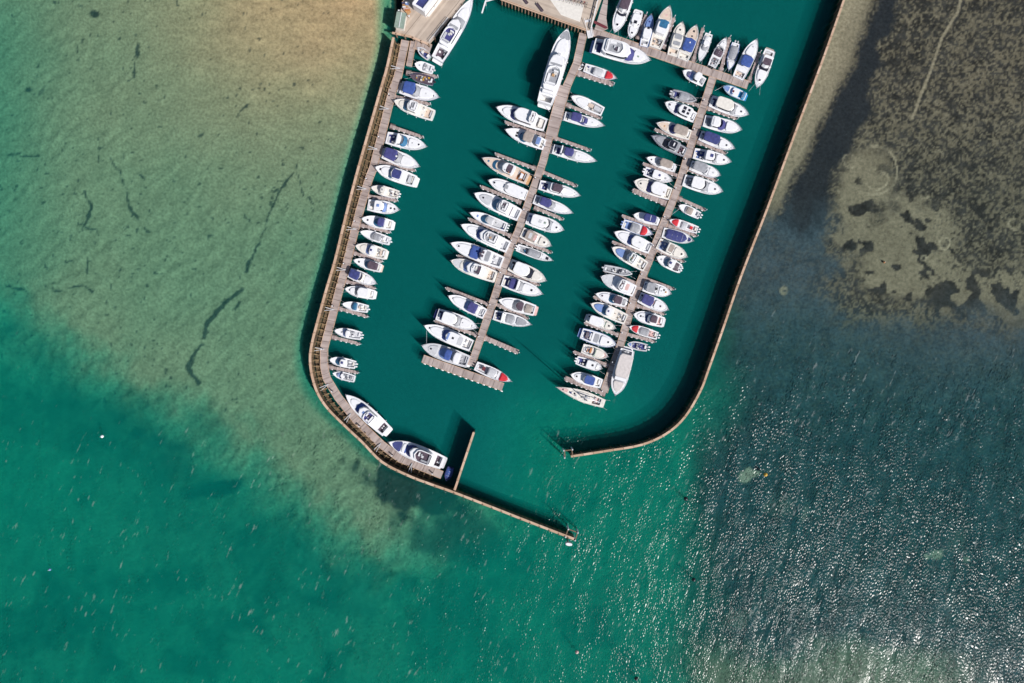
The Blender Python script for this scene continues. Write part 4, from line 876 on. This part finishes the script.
  ('D', 745, 560, 835, 315, 82, 'P:tp C:.04-.2:tp R:.22-.5:w G:.28-.46:br:.66 W:.5-.56:dg:.5 T:.54-.88 H:.8:br:.6', dict(l='outermost white cruiser with dark violet roof panel, bow down', p=2.7)),
 ],
 'upper arm, inner side': [
  ('C', 512, 387, 152, 288, 116, 'P:lb C:.03-.14:nv R:.16-.66:w:.9 F:.2-.5:gr:w W:.62-.74:pu:1.3 T:.7-.9 H:.86:dg:.8 H:.78:gn:.5', dict(n='motor_yacht', l='large white flybridge yacht with violet screen beside the ramp', p=3.0)),
  ('C', 722, 448, 862, 520, 70, 'C:.04-.2:lg R:.24-.55:w:.84 W:.55-.7:lb V:.62-.8:pu:.6 S:.1-.18:gr:0:.4:.3', dict(l='small white cuddy boat with blue-violet bow window', p=2.8)),
  ('D', 532, 548, 680, 612, 64, 'P:cy C:.03-.3:cy V:.04-.18:cy:.95 S:.5-.6:mr:0:.2:.3 W:.6-.68:lb:.5 L:.72-.95:lb:.7', dict(l='small boat with bright turquoise-blue stern', h='cy', p=2.4)),
 ],
 "right pier's left side": [
  ('D', 365, 637, 205, 588, 66, 'C:.05-.72:nv V:.3-.74:gr:.75 X:gr O:2:lg E:.06-.28:nv+gr+lg', dict(n='inflatable_boat', l='grey inflatable boat with twin outboards', h='gr', d='gr', p=2.2)),
  ('G', 288, 78, 482, 172, 82, 'P:lg C:.03-.14:lg R:.16-.62:w:.84 H:.26:dg:.7:-.3 H:.26:dg:.7:.3 H:.4:dg:.9:-.3 H:.4:dg:.9:.3 W:.62-.7:nv T:.66-.9 H:.84:br', dict(l='white cabin cruiser with black roof hatches in a grid', p=2.8)),
  ('G', 233, 210, 452, 285, 78, 'P:w C:.03-.08:cr K:.12-.52:tp:.78 W:.52-.62:nv:.9 L:.66-.94:pe:.8 H:.76:tk', dict(l='cruiser with brown-grey canopy and peach foredeck', d='cr')),
  ('G', 202, 292, 422, 395, 78, 'P:br C:.03-.2:br E:.05-.2:mr+br+lg R:.24-.56:gr:.8 G:.3-.5:dg:.6 W:.54-.7:dg S:.36-.40:w:0:.3:.3 T:.66-.9:gr', dict(l='dark navy-grey sports cruiser with black screen', h='nvhull', d='gr')),
  ('G', 170, 430, 352, 495, 64, 'P:lg C:.04-.1:lg K:.12-.56:tp:.8 W:.56-.66:gr H:.82:br:.4', dict(l='small cruiser with beige-grey canopy', p=2.5)),
  ('G', 335, 577, 160, 512, 68, 'C:.04-.3:nv R:.3-.68:w:.84:.8 H:.52:nv:.6 H:.76:gr O:2:w E:.05-.28:bl+w', dict(l='white cabin boat with navy hatch and outboards over water', p=2.9)),
  ('G', 90, 582, 325, 662, 96, 'P:cr C:.03-.14:cr R:.16-.6:w:.88 W:.58-.68:nv:1.1 T:.64-.92:cr H:.82 H:.2:tp:.4:.3', dict(d='cr', l='broad cream cruiser with navy crescent screen', p=3.2)),
  ('J', 278, 220, 438, 262, 64, 'P:w C:.04-.1:w K:.12-.62:nv:.8 S:.34-.36:w:0:.6:.05 H:.82:cr:.4', dict(l='small white boat under long navy canopy', p=2.9)),
  ('J', 402, 345, 212, 275, 74, 'C:.04-.5:lb V:.26-.58:gr:.8 D:.62-.82:rd E:.04-.22:lb+nv+w O:2:lb', dict(n='speedboat', l='blue and grey speedboat with round red bow cover', h='lb')),
  ('J', 155, 332, 388, 437, 86, 'P:w C:.03-.14:w R:.2-.58:w:.86 W:.56-.64:bl:1.1 H:.32:lg H:.84 T:.62-.9 S:.17-.2:lg:0:.7:.1', dict(l='white flush-roofed cruiser with deep blue screen', p=2.8)),
  ('J', 140, 430, 358, 553, 84, 'P:cr C:.03-.22:cr R:.3-.6:w:.8 F:.34-.5:gn:w W:.58-.68:gr T:.64-.9:lb E:.05-.3:cr+gn+w', dict(d='cr', l='cream flybridge cruiser with grey-blue foredeck', p=2.9)),
  ('M', 525, 88, 345, 48, 52, 'C:.04-.6:gr X:lg E:.1-.9:w+lg+w+gr O:1:lg', dict(n='inflatable_boat', l='slender grey inflatable tender with white seats', h='gr', d='gr', p=3.0)),
  ('M', 325, 105, 542, 198, 92, 'P:w C:.03-.1:w R:.1-.54:w:.88 F:.34-.48:gr:w G:.2-.3:pk:.5 L:.62-.96:lg:.86 H:.84:lg T:.58-.66', dict(l='white cruiser with smooth pale grey foredeck', p=3.0)),
  ('M', 290, 215, 488, 272, 70, 'P:w C:.03-.1:cr K:.16-.42:br:.75 G:.06-.12:gr:.6 W:.46-.58:te T:.56-.88 H:.78:br', dict(l='white boat with chocolate canopy and teal screen')),
  ('M', 260, 278, 487, 380, 82, 'P:cr C:.03-.25:cr E:.05-.45:pe+gr+w+br R:.42-.62:w:.7 W:.6-.7:te H:.52:nv T:.66-.92:lb', dict(d='cr', l='cream fishing cruiser cluttered with deck gear', p=2.8)),
  ('M', 420, 437, 238, 368, 66, 'P:lg C:.03-.1:nv R:.1-.62:w:.92:.8 G:.6-.64:gn:.5 T:.64-.9 H:.76', dict(d='cr', l='boat with long plain ivory roof', p=3.2)),
  ('M', 425, 542, 202, 467, 86, 'P:lb C:.03-.3:lb V:.1-.22:br:.6 S:.24-.28:w:0:.5:.3 G:.36-.5:gr:.66 T:.54-.86 H:.76', dict(l='white and blue cruiser with two dark deck openings', h='lb', p=2.7)),
  ('M', 372, 617, 208, 563, 72, 'C:.04-.36:w S:.28-.36:or:.1:.5:.3 S:.18-.22:or:0:.4:.3 W:.5-.56:gn:.5 T:.5-.88:cr L:.78-.94:pk:.6', dict(d='cr', l='stubby white boat with orange cushions', p=2.9)),
  ('Q', 397, 182, 235, 128, 64, 'C:.04-.4:nv E:.06-.32:br+w+lb R:.4-.9:w:.84:.5 H:.62:dg:.6 G:.74-.78:gr:.6 O:2:w', dict(l='square-bowed white boat with navy cockpit', p=4.2)),
  ('Q', 195, 220, 392, 280, 76, 'P:w C:.03-.16:cr R:.2-.62:w:.8 G:.24-.56:bl:.74 T:.6-.9 H:.8:bk:.5', dict(l='white boat with sky-blue roof panel', p=2.7)),
  ('Q', 103, 300, 412, 408, 76, 'C:.08-.24:pk E:.08-.22:rd+pk+w+br T:.3-.72:cr:.3 L:.76-.96:pk:.6 E:.3-.7:nv+mr+w+lg M:.50:18.5 H:.62:dg H:.86:br', dict(n='sailing_yacht', l='sailing yacht with tall mast, sharp bow and pink deck', h='cr', d='cr', p=1.75, st=.72, c='sailing yacht')),
 ],
 "right pier's right side": [
  ('G', 820, 155, 582, 65, 90, 'P:lg C:.03-.14:nv R:.14-.62:cr:.86 V:.15-.24:tp:.6 W:.62-.70:gr:.8 T:.66-.9 H:.8', dict(l='white hardtop with beige roof edge and grey screen', p=2.9)),
  ('G', 777, 252, 540, 192, 90, 'P:lb C:.03-.18:gr R:.18-.44:w:.8 W:.48-.58:pu:.9 G:.44-.52:nv:.7 T:.58-.9 S:.2-.24:lg:0:.6:.1', dict(l='white cruiser with violet band behind big foredeck', p=2.7)),
  ('G', 732, 372, 515, 285, 78, 'P:nv C:.03-.1:nv K:.08-.54:nv:.84 T:.56-.88 H:.76', dict(l='white boat under long deep navy canopy', p=2.7)),
  ('G', 710, 457, 475, 400, 82, 'P:lb C:.03-.28:bl E:.05-.26:lb+w+nv R:.3-.56:w:.8 H:.44:nv:.9 W:.58-.64:gr:.7 T:.6-.9 H:.8', dict(l='white boat with blue cockpit and round roof hatch', p=2.6)),
  ('G', 642, 543, 455, 475, 76, 'P:gr C:.03-.08:gr K:.06-.52:gr:.84 H:.5:lg:.5 W:.56-.64:lg:.5 T:.6-.9 H:.76:lg', dict(l='white boat under grey canopy', p=2.9)),
  ('G', 655, 647, 410, 572, 92, 'P:lg C:.03-.22:gr R:.2-.54:w:.86 W:.56-.66:gr:1.0 T:.62-.9 H:.8', dict(l='white hardtop cruiser with dark curved screen', p=2.8)),
  ('J', 568, 160, 705, 225, 58, 'C:.04-.3:w V:.34-.66:tp:.8 W:.66-.72:lg:.4 O:2:w', dict(l='small white boat with taupe cover, tied by long rope', p=2.7)),
  ('J', 505, 255, 692, 318, 58, 'C:.04-.6:w D:.68-.9:rd V:.36-.6:lg:.8 S:.18-.28:rd:0:.4:.4 O:2:w', dict(n='speedboat', l='white speedboat with red bow cover and red seats', p=2.5)),
  ('J', 662, 387, 468, 332, 80, 'P:lg C:.04-.1:lg V:.1-.8:nv:.86 S:.56-.6:w:.1:.12:.4 L:.82-.92:nv:.6', dict(l='boat fully covered in navy canvas', h='lg', p=2.2)),
  ('J', 622, 490, 437, 402, 84, 'P:nv C:.03-.3:lb E:.05-.26:bl+w+gr R:.3-.54:cr:.8 G:.34-.5:tp:.6 T:.56-.9:cr H:.8', dict(d='cr', l='cream foredecked cruiser with blue cockpit', p=2.8)),
  ('J', 427, 490, 580, 565, 72, 'P:lg C:.04-.26:mr V:.08-.28:br:.8 R:.3-.58:w:.8 H:.46:nv:.7 W:.58-.66:te O:2:w H:.8:gr', dict(l='white boat with plum cockpit cover and teal screen', p=2.8)),
  ('M', 775, 215, 600, 165, 78, 'P:lb C:.03-.08:lb R:.1-.5:gr:.84 H:.42:bk:.7 W:.5-.56:lg:.5 T:.56-.9 H:.64:gr:.35 H:.72:bk:.5:.3 H:.8:tk:.5', dict(l='white boat with blue-grey cabin roof', p=2.8)),
  ('M', 757, 318, 572, 235, 82, 'P:nv C:.03-.1:nv K:.08-.46:pu:.82 S:.48-.52:pk:.1:.3:.1 T:.52-.88 H:.72:br', dict(l='white boat with violet-navy canopy off the wide walkway', p=2.8)),
  ('M', 533, 345, 728, 398, 80, 'P:lg C:.04-.22:pk R:.24-.56:w:.8 K:.26-.48:br:.6:2.15 W:.5-.62:bg T:.6-.9 H:.76 H:.68:gr:.35', dict(l='white boat, bow at pier, with dark indigo roof canvas', p=2.9)),
  ('M', 503, 425, 690, 485, 60, 'C:.04-.6:pk V:.3-.66:gr:.8 D:.68-.9:rd O:2:w E:.05-.26:pk+w', dict(n='speedboat', l='white speedboat with square red bow cover', p=2.4)),
  ('M', 495, 535, 625, 562, 56, 'C:.05-.74:nv E:.2-.7:w+lg+pk O:2:w L:.8-.92:lb:.5', dict(n='runabout', l='tiny open boat with navy interior', h='lg', d='lg', p=2.4)),
  ('Q', 478, 352, 560, 62, 108, 'P:w C:.02-.1:lg R:.12-.7:tq:.9:1.5 W:.66-.72:gr:1.4 T:.7-.94:tq:.25 H:.05:gr S:.6-.67:w:0:.75:.15', dict(n='ferry_boat', l='large passenger launch with long beige deck moored alongside', p=3.2, H=1.7)),
 ],
}
for row, lst in ROWS.items():
    for i, (k, bx, by, sx, sy, bm, spec, kw) in enumerate(lst):
        lab = kw.get('l', 'white boat'); s_ = T[k][2]
        where = {'left walkway': f'{ORD[i]} from shore on left walkway'}.get(row, None)
        if row.startswith('upper'): where = f'{ORD[i]} from ramp, ' + ('top row' if 'seaward' in row else 'below upper arm')
        elif where is None: where = f'{ORD[i]} from shore, ' + row.replace("'s", '').replace(' side', '')
        full = f'{lab}, {where}'
        wds = full.split()
        if len(wds) > 16: print('LONG', len(wds), full)
        nm = kw.get('n', 'motor_boat')
        cat = kw.get('c') or {'motor_yacht': 'motor yacht', 'superyacht': 'motor yacht', 'dinghy': 'dinghy', 'inflatable_boat': 'inflatable boat', 'ferry_boat': 'passenger boat', 'speedboat': 'speedboat'}.get(nm, 'boat')
        Boat(tp(k, bx, by), tp(k, sx, sy), bm / s_, spec, hull=kw.get('h', 'w'), deck=kw.get('d', 'w'), p=kw.get('p', 2.3), name=nm, label=full, cat=cat,
             group='boats moored in the marina', H=kw.get('H'), st=kw.get('st', .84))
# tiny tender by the middle pier and blue dinghy at the walkway end
Boat(tp('B', 628, 438), tp('B', 662, 402), 24 / 6.38, 'C:.1-.8:lg X:w', hull='w', deck='w', name='tender', label='tiny white tender beside the wide part of the central pier', cat='dinghy', group='boats moored in the marina')
Boat(tp('R', 740, 645), tp('R', 770, 560), 50 / 6.38, 'V:.1-.8:bl:.9 X:nv', hull='nv', deck='nv', name='tender', label='dark blue covered tender at the far end of the left walkway', cat='dinghy', group='boats moored in the marina')

# ------------------------------------------------------------------ wharf and buildings
def poly_slab(name, pts, z0, z1, mat, parent=None, rot=0.36):
    w = [W(*p) for p in pts]; n = len(w); mb = MB()
    ar = sum(w[i][0] * w[(i + 1) % n][1] - w[(i + 1) % n][0] * w[i][1] for i in range(n))
    if ar < 0: w = w[::-1]
    mb.rings([[(x, y, z0) for x, y in w], [(x, y, z1) for x, y in w]], smooth=False); uv = []
    for v in mb.v: uv.append((v[0] * math.cos(rot) + v[1] * math.sin(rot), -v[0] * math.sin(rot) + v[1] * math.cos(rot) + 500))
    return mb.build(name, mat, parent, uv=uv)
DZ = 1.9; HREF = 1.9
def edge_rail(name, a, b, parent, z=DZ, mat='w', step=1.9, h=1.0, w=.10):
    a = Vector(W(*a)); b = Vector(W(*b)); d = b - a; n = max(2, int(d.length / step)); mb = MB()
    for i in range(n + 1):
        p = a + d * i / n; mb.bar((p.x, p.y, z + .004), (p.x, p.y, z + h), w)
    mb.bar((a.x, a.y, z + h), (b.x, b.y, z + h), w); mb.bar((a.x, a.y, z + h * .5), (b.x, b.y, z + h * .5), w * .6); mb.build(name, mat, parent)
r = empty('wharf', (0, 0, 0)); tag(r, 'broad timber wharf with pale plank deck at the head of the marina', 'wharf')
poly_slab('deck', [(470, -110), (500, -1), (585.5, 30), (590.5, 30), (603, -4), (640, -110)], DZ - .3, DZ, 'wharf', r, -.35)
poly_slab('edge_beam', [(500.2, 0.2), (585.8, 31.2), (586.4, 29.2), (500.9, -1.8)], DZ + .004, DZ + .22, 'cap', r, -.35)
for k, (p, d) in enumerate(walk(Wl([(501, .8), (586, 31.8)]), .98, 0.3)):
    mb = MB(); mb.tube((p.x, p.y, -5), (p.x, p.y, DZ + .1), .19, .17, 7); mb.build('pile', 'cap', r)
edge_rail('railing', (602.5, -20), (590.8, 29.5), r, mat='w', w=.22)
mb = MB(); a = W(553, 12); 
poly_slab('canvas_floor', [(546, -6), (584, 5), (580, 22), (561, 15)], DZ + .005, DZ + .03, 'cr', r, -.3)
# second deck strip east of the railing
r2 = empty('side_wharf', (0, 0, 0)); tag(r2, 'narrow brown timber side wharf east of the white railing', 'wharf')
poly_slab('deck', [(604.5, -60), (614, -60), (608, 0), (606.5, 18), (608, 28), (602, 31), (594.5, 29), (597.5, 20), (603.5, 0)], 1.35, 1.65, 'pontoon', r2, -.3)
mb = MB(); x, y = W(600.5, 25); mb.rings([[(-1.6, -.25, .0), (1.6, -.25, 0), (1.9, 0, 0), (1.6, .25, 0), (-1.6, .25, 0), (-1.9, 0, 0)], [(-1.7, -.38, .35), (1.7, -.38, .35), (2.1, 0, .4), (1.7, .38, .35), (-1.7, .38, .35), (-2.1, 0, .4)]], smooth=False)
o = mb.build('kayak', 'mr', None); o.location = (x, y, 1.66); o.rotation_euler.z = -.45; tag(o, 'dark red kayak lying at the end of the side wharf', 'kayak')
# gangway down to the piers
r3 = empty('gangway', (0, 0, 0)); tag(r3, 'metal gangway ramp joining the wharf corner to the piers', 'gangway')
a = Vector(W(587, 20)); b = Vector(W(591, 36)); mb = MB(); mb.bar((a.x, a.y, DZ + .1), (b.x, b.y, .78), 1.5, .12); mb.build('ramp', 'lg', r3)
for sg in (-.8, .8):
    mb = MB(); mb.bar((a.x + sg, a.y, DZ + 1.0), (b.x + sg, b.y, 1.7), .09); mb.build('handrail', 'w', r3)
# bench, storage racks
def bench(px, py, rz, lab, L=2.4):
    x, y = W(px, py); r = empty('bench', (x, y, DZ), rz); tag(r, lab, 'bench')
    mb = MB(); mb.box(-L / 2, L / 2, -.25, .25, .42, .48); mb.build('seat', 'br', r)
    mb = MB(); mb.box(-L / 2, L / 2, .26, .32, .5, .9); mb.build('backrest', 'br', r)
    for sx in (-1, 1):
        mb = MB(); mb.box(sx * L * .4 - .05, sx * L * .4 + .05, -.22, .22, .005, .418); mb.build('leg', 'gr', r)
bench(539.5, 8.3, -.9, 'long dark bench standing diagonally on the pale wharf deck', 2.8)
bench(525, 1.5, -.9, 'dark bench near the seaward edge of the wharf, left of the other', 2.2)
for k in range(9):
    px, py = 561 + k * 3.2, -1.5 + k * .9; x, y = W(px, py); r = empty('bicycle', (x, y, DZ), 1.2 + .1 * (k % 3 - 1)); tag(r, f'{ORD[k]} bicycle from the left in the rack at the top edge of the wharf', 'bicycle', 'bicycles parked on the wharf')
    for xx in (-.52, .52):
        mb = MB()
        for q in range(12):
            a1, a2 = 2 * PI * q / 12, 2 * PI * (q + 1) / 12; mb.bar((xx + .33 * math.cos(a1), 0, .34 + .33 * math.sin(a1)), (xx + .33 * math.cos(a2), 0, .34 + .33 * math.sin(a2)), .05)
        mb.build('wheel', 'bk', r)
    mb = MB(); mb.bar((-.52, 0, .34), (-.1, 0, .8), .05); mb.bar((-.1, 0, .8), (.42, 0, .85), .05); mb.bar((.42, 0, .95), (.52, 0, .34), .05); mb.bar((-.05, 0, .3), (.42, 0, .85), .05); mb.bar((.42, -.28, 1.0), (.42, .28, 1.0), .04); mb.build('frame', ['pu', 'rd', 'gr'][k % 3], r)
    mb = MB(); mb.box(-.3, 0, -.09, .09, .86, .93, .02); mb.build('saddle', 'bk', r)
# davit frame at wharf's left edge
r = empty('boat_davit', (0, 0, 0)); tag(r, 'white pipe davit reaching over green water left of the wharf edge', 'davit')
def w3(px, py, z): x, y = W(px, py); return (x, y, z)
mb = MB(); mb.bar(w3(481.8, 11.5, .9), w3(485.5, 2, 2.2), .32); mb.build('arm', 'w', r)
mb = MB(); mb.bar(w3(485.5, 2, 2.2), w3(497, -1, 2.3), .26); mb.bar(w3(485.5, 2, 2.2), w3(488, -4, 2.2), .26); mb.build('frame', 'w', r)
mb = MB(); mb.tube(w3(485.5, 2, -5), w3(485.5, 2, 2.3), .2); mb.build('post', 'gr', r)

# western corner deck with the building
r = empty('corner_wharf', (0, 0, 0)); tag(r, 'weathered timber corner wharf at the top of the west breakwater', 'wharf')
poly_slab('deck', [(403, -60), (403.5, 0), (399, 16), (395, 33), (410, 36), (429, 44.5), (433, 40), (465, 0), (500, -60)], DZ - .3, DZ, 'wharf', r, .9)
strip('edge_beam', Wl([(392, 33), (397, 34), (411, 37), (429, 44.8)]), .55, DZ + .004, DZ + .25, 'cap', r)
for p, d in walk(Wl([(395, 34), (411, 37), (429, 44.8), (434, 40), (466, 0)]), 2.4, .3):
    mb = MB(); mb.tube((p.x, p.y, -5), (p.x, p.y, DZ + .35), .2, n=7); mb.build('pile', 'cap', r)
edge_rail('railing', (429.5, 42), (448, 19), r, mat='lg', w=.09)
r = empty('marina_building', (0, 0, 0)); tag(r, 'flat dark-roofed building with thick white parapet on the corner wharf', 'building')
BLD = [(414, 10), (426, 17.5), (462, -30), (448, -36)]
poly_slab('wall', BLD, DZ + .01, 5.0, 'w', r)
poly_slab('roof', [(417.2, 9.6), (423.8, 13.4), (456.5, -29), (449, -32)], 5.002, 5.06, 'nv', r)
for a, b, w_ in (((414.6, 10), (425.2, 16.5), .5), ((414.6, 10), (448.6, -35), .4), ((425.2, 16.6), (461, -30), .9)):
    strip('parapet', Wl([a, b]), w_, 5.064, 5.5 + w_ * .05, 'w', r)
poly_slab('awning', [(427, 18), (429.5, 19), (452, -10), (449.5, -11)], 3.0, 3.12, 'cr', r)
r = empty('boat_shed', (0, 0, 0)); tag(r, 'small hut with grey-green roof at the start of the west breakwater', 'hut')
poly_slab('wall', [(398.8, 16.5), (406.8, 18), (404.4, 31.5), (396.4, 30)], DZ + .01, 4.2, 'cr', r)
poly_slab('roof', [(398.4, 15.6), (407.8, 17.4), (405, 32.8), (395.6, 31)], 4.202, 4.4, 'gn', r)
strip('roof_ridge', Wl([(403, 16.8), (400.4, 31.6)]), .15, 4.404, 4.5, 'w', r)
r = empty('storage_rack', (0, 0, 0)); tag(r, 'cluttered brown storage rack above the green roofed hut', 'rack')
poly_slab('shelf', [(402.5, 2), (406.5, 4.5), (411.5, 13), (408.5, 16), (403, 10)], DZ + .5, DZ + .7, 'tk', r)
rr = random.Random(4)
for k in range(9):
    px, py = 403.5 + rr.uniform(0, 5), 4 + rr.uniform(0, 9); x, y = W(px, py); mb = MB(); l = rr.uniform(.3, .8); mb.box(x - l, x + l, y - .2, y + .2, DZ + .704 + k * .004, DZ + 1.1 + k * .03, .05); mb.build('crate', ['or', 'lb', 'pk', 'w', 'br'][k % 5], r)
for k, (px, py) in enumerate(((409.5, 18), (431, 6), (436, 9), (399.5, 12.5))):
    x, y = W(px, py); r = empty('life_ring_post', (x, y, DZ)); tag(r, ['white safety post beside the green roofed hut', 'white safety post beside the building awning', 'white safety post on the deck near the long yacht', 'white safety post left of the storage rack'][k], 'post')
    mb = MB(); mb.tube((0, 0, .005), (0, 0, 1.3), .07); mb.build('post', 'w', r); mb = MB(); mb.tube((0, -.06, 1.302), (0, .06, 1.45), .3, .25, 12); mb.build('ring', 'w', r)

# ------------------------------------------------------------------ buoys
HREF = 0.5
def buoy(px, py, rad, body, lab, top='w'):
    x, y = W(px, py); r = empty('mooring_buoy', (x, y, 0)); tag(r, lab, 'buoy', None)
    rg = []
    for i in range(9):
        a = -PI / 2 + PI * i / 8; rr_ = max(rad * math.cos(a), .02); rg.append([(rr_ * math.cos(q * PI / 6), rr_ * math.sin(q * PI / 6), rad * .45 + rad * math.sin(a)) for q in range(12)])
    mb = MB(); mb.rings(rg); mb.build('float', body, r)
    mb = MB(); mb.tube((0, 0, rad * 1.43), (0, 0, rad * 1.43 + .45), .08, .05); mb.build('post', top, r)
    mb = MB(); mb.tube((0, 0, -3.5), (0, 0, -rad * .5), .04, n=5); mb.build('chain', 'gr', r)
buoy(765.8, 474.8, .55, 'ye', 'yellow mooring buoy beside the pale bare patch in the dark seagrass')
buoy(686, 499, .6, 'bk', 'small black buoy on green water below the east breakwater')
buoy(577, 652.5, .5, 'pk', 'pinkish red buoy with dark shadow near the bottom edge')
buoy(694, 580, .55, 'bk', 'dark buoy at the edge of the seagrass south of the entrance')
buoy(636.5, 679, .55, 'bk', 'dark buoy lowest in the photo on green water')
buoy(101.5, 436.5, .45, 'w', 'round white buoy alone on the green water far left')
buoy(49, 570, .35, 'lb', 'little pale blue buoy in the lower left deep water')
buoy(885, 262, .3, 'or', 'tiny orange float over the sandy clearing at right')
ex, ey = W(568, 541.5); r = empty('navigation_marker', (ex, ey, 0)); tag(r, 'white navigation light box at the tip of the south breakwater', 'navigation light')
mb = MB(); mb.rings([[(1.0 * k * math.cos(q * PI / 6), .5 * k * math.sin(q * PI / 6), z) for q in range(12)] for z, k in ((2.0, .9), (2.2, 1), (3.0, 1), (3.2, .8))], smooth=False); mb.build('housing', 'w', r)
mb = MB(); mb.tube((0, 0, -5), (0, 0, 1.998), .25); mb.build('pile', 'gr', r); r.rotation_euler.z = -.15
# mooring ropes seen across open water
for a, b, z0, z1, lab in ((tp('J', 575, 180), tp('J', 520, 222), 1.1, .7, 'pale mooring rope from the small taupe covered boat to the right pier'),
                          (tp('L', 108, 450), tp('L', 108, 530), 1.5, 1.5, 'slack mooring rope between the bows of the last two left berths'),
                          (tp('D', 532, 550), tp('D', 475, 580), 1.0, .7, 'thin rope from the turquoise sterned boat to the right pier'),
                          (tp('F', 480, 105), tp('F', 508, 140), 1.0, .7, 'stern rope from the superyacht to the central pier')):
    r = MB(); pa, pb = W(*a), W(*b); pr = None
    for q in range(9):
        u = q / 8; p = (pa[0] + (pb[0] - pa[0]) * u, pa[1] + (pb[1] - pa[1]) * u, z0 + (z1 - z0) * u - .35 * math.sin(PI * u))
        if pr: r.tube(pr, p, .05, n=5)
        pr = p
    o = r.build('mooring_rope', 'lg'); tag(o, lab, 'rope')
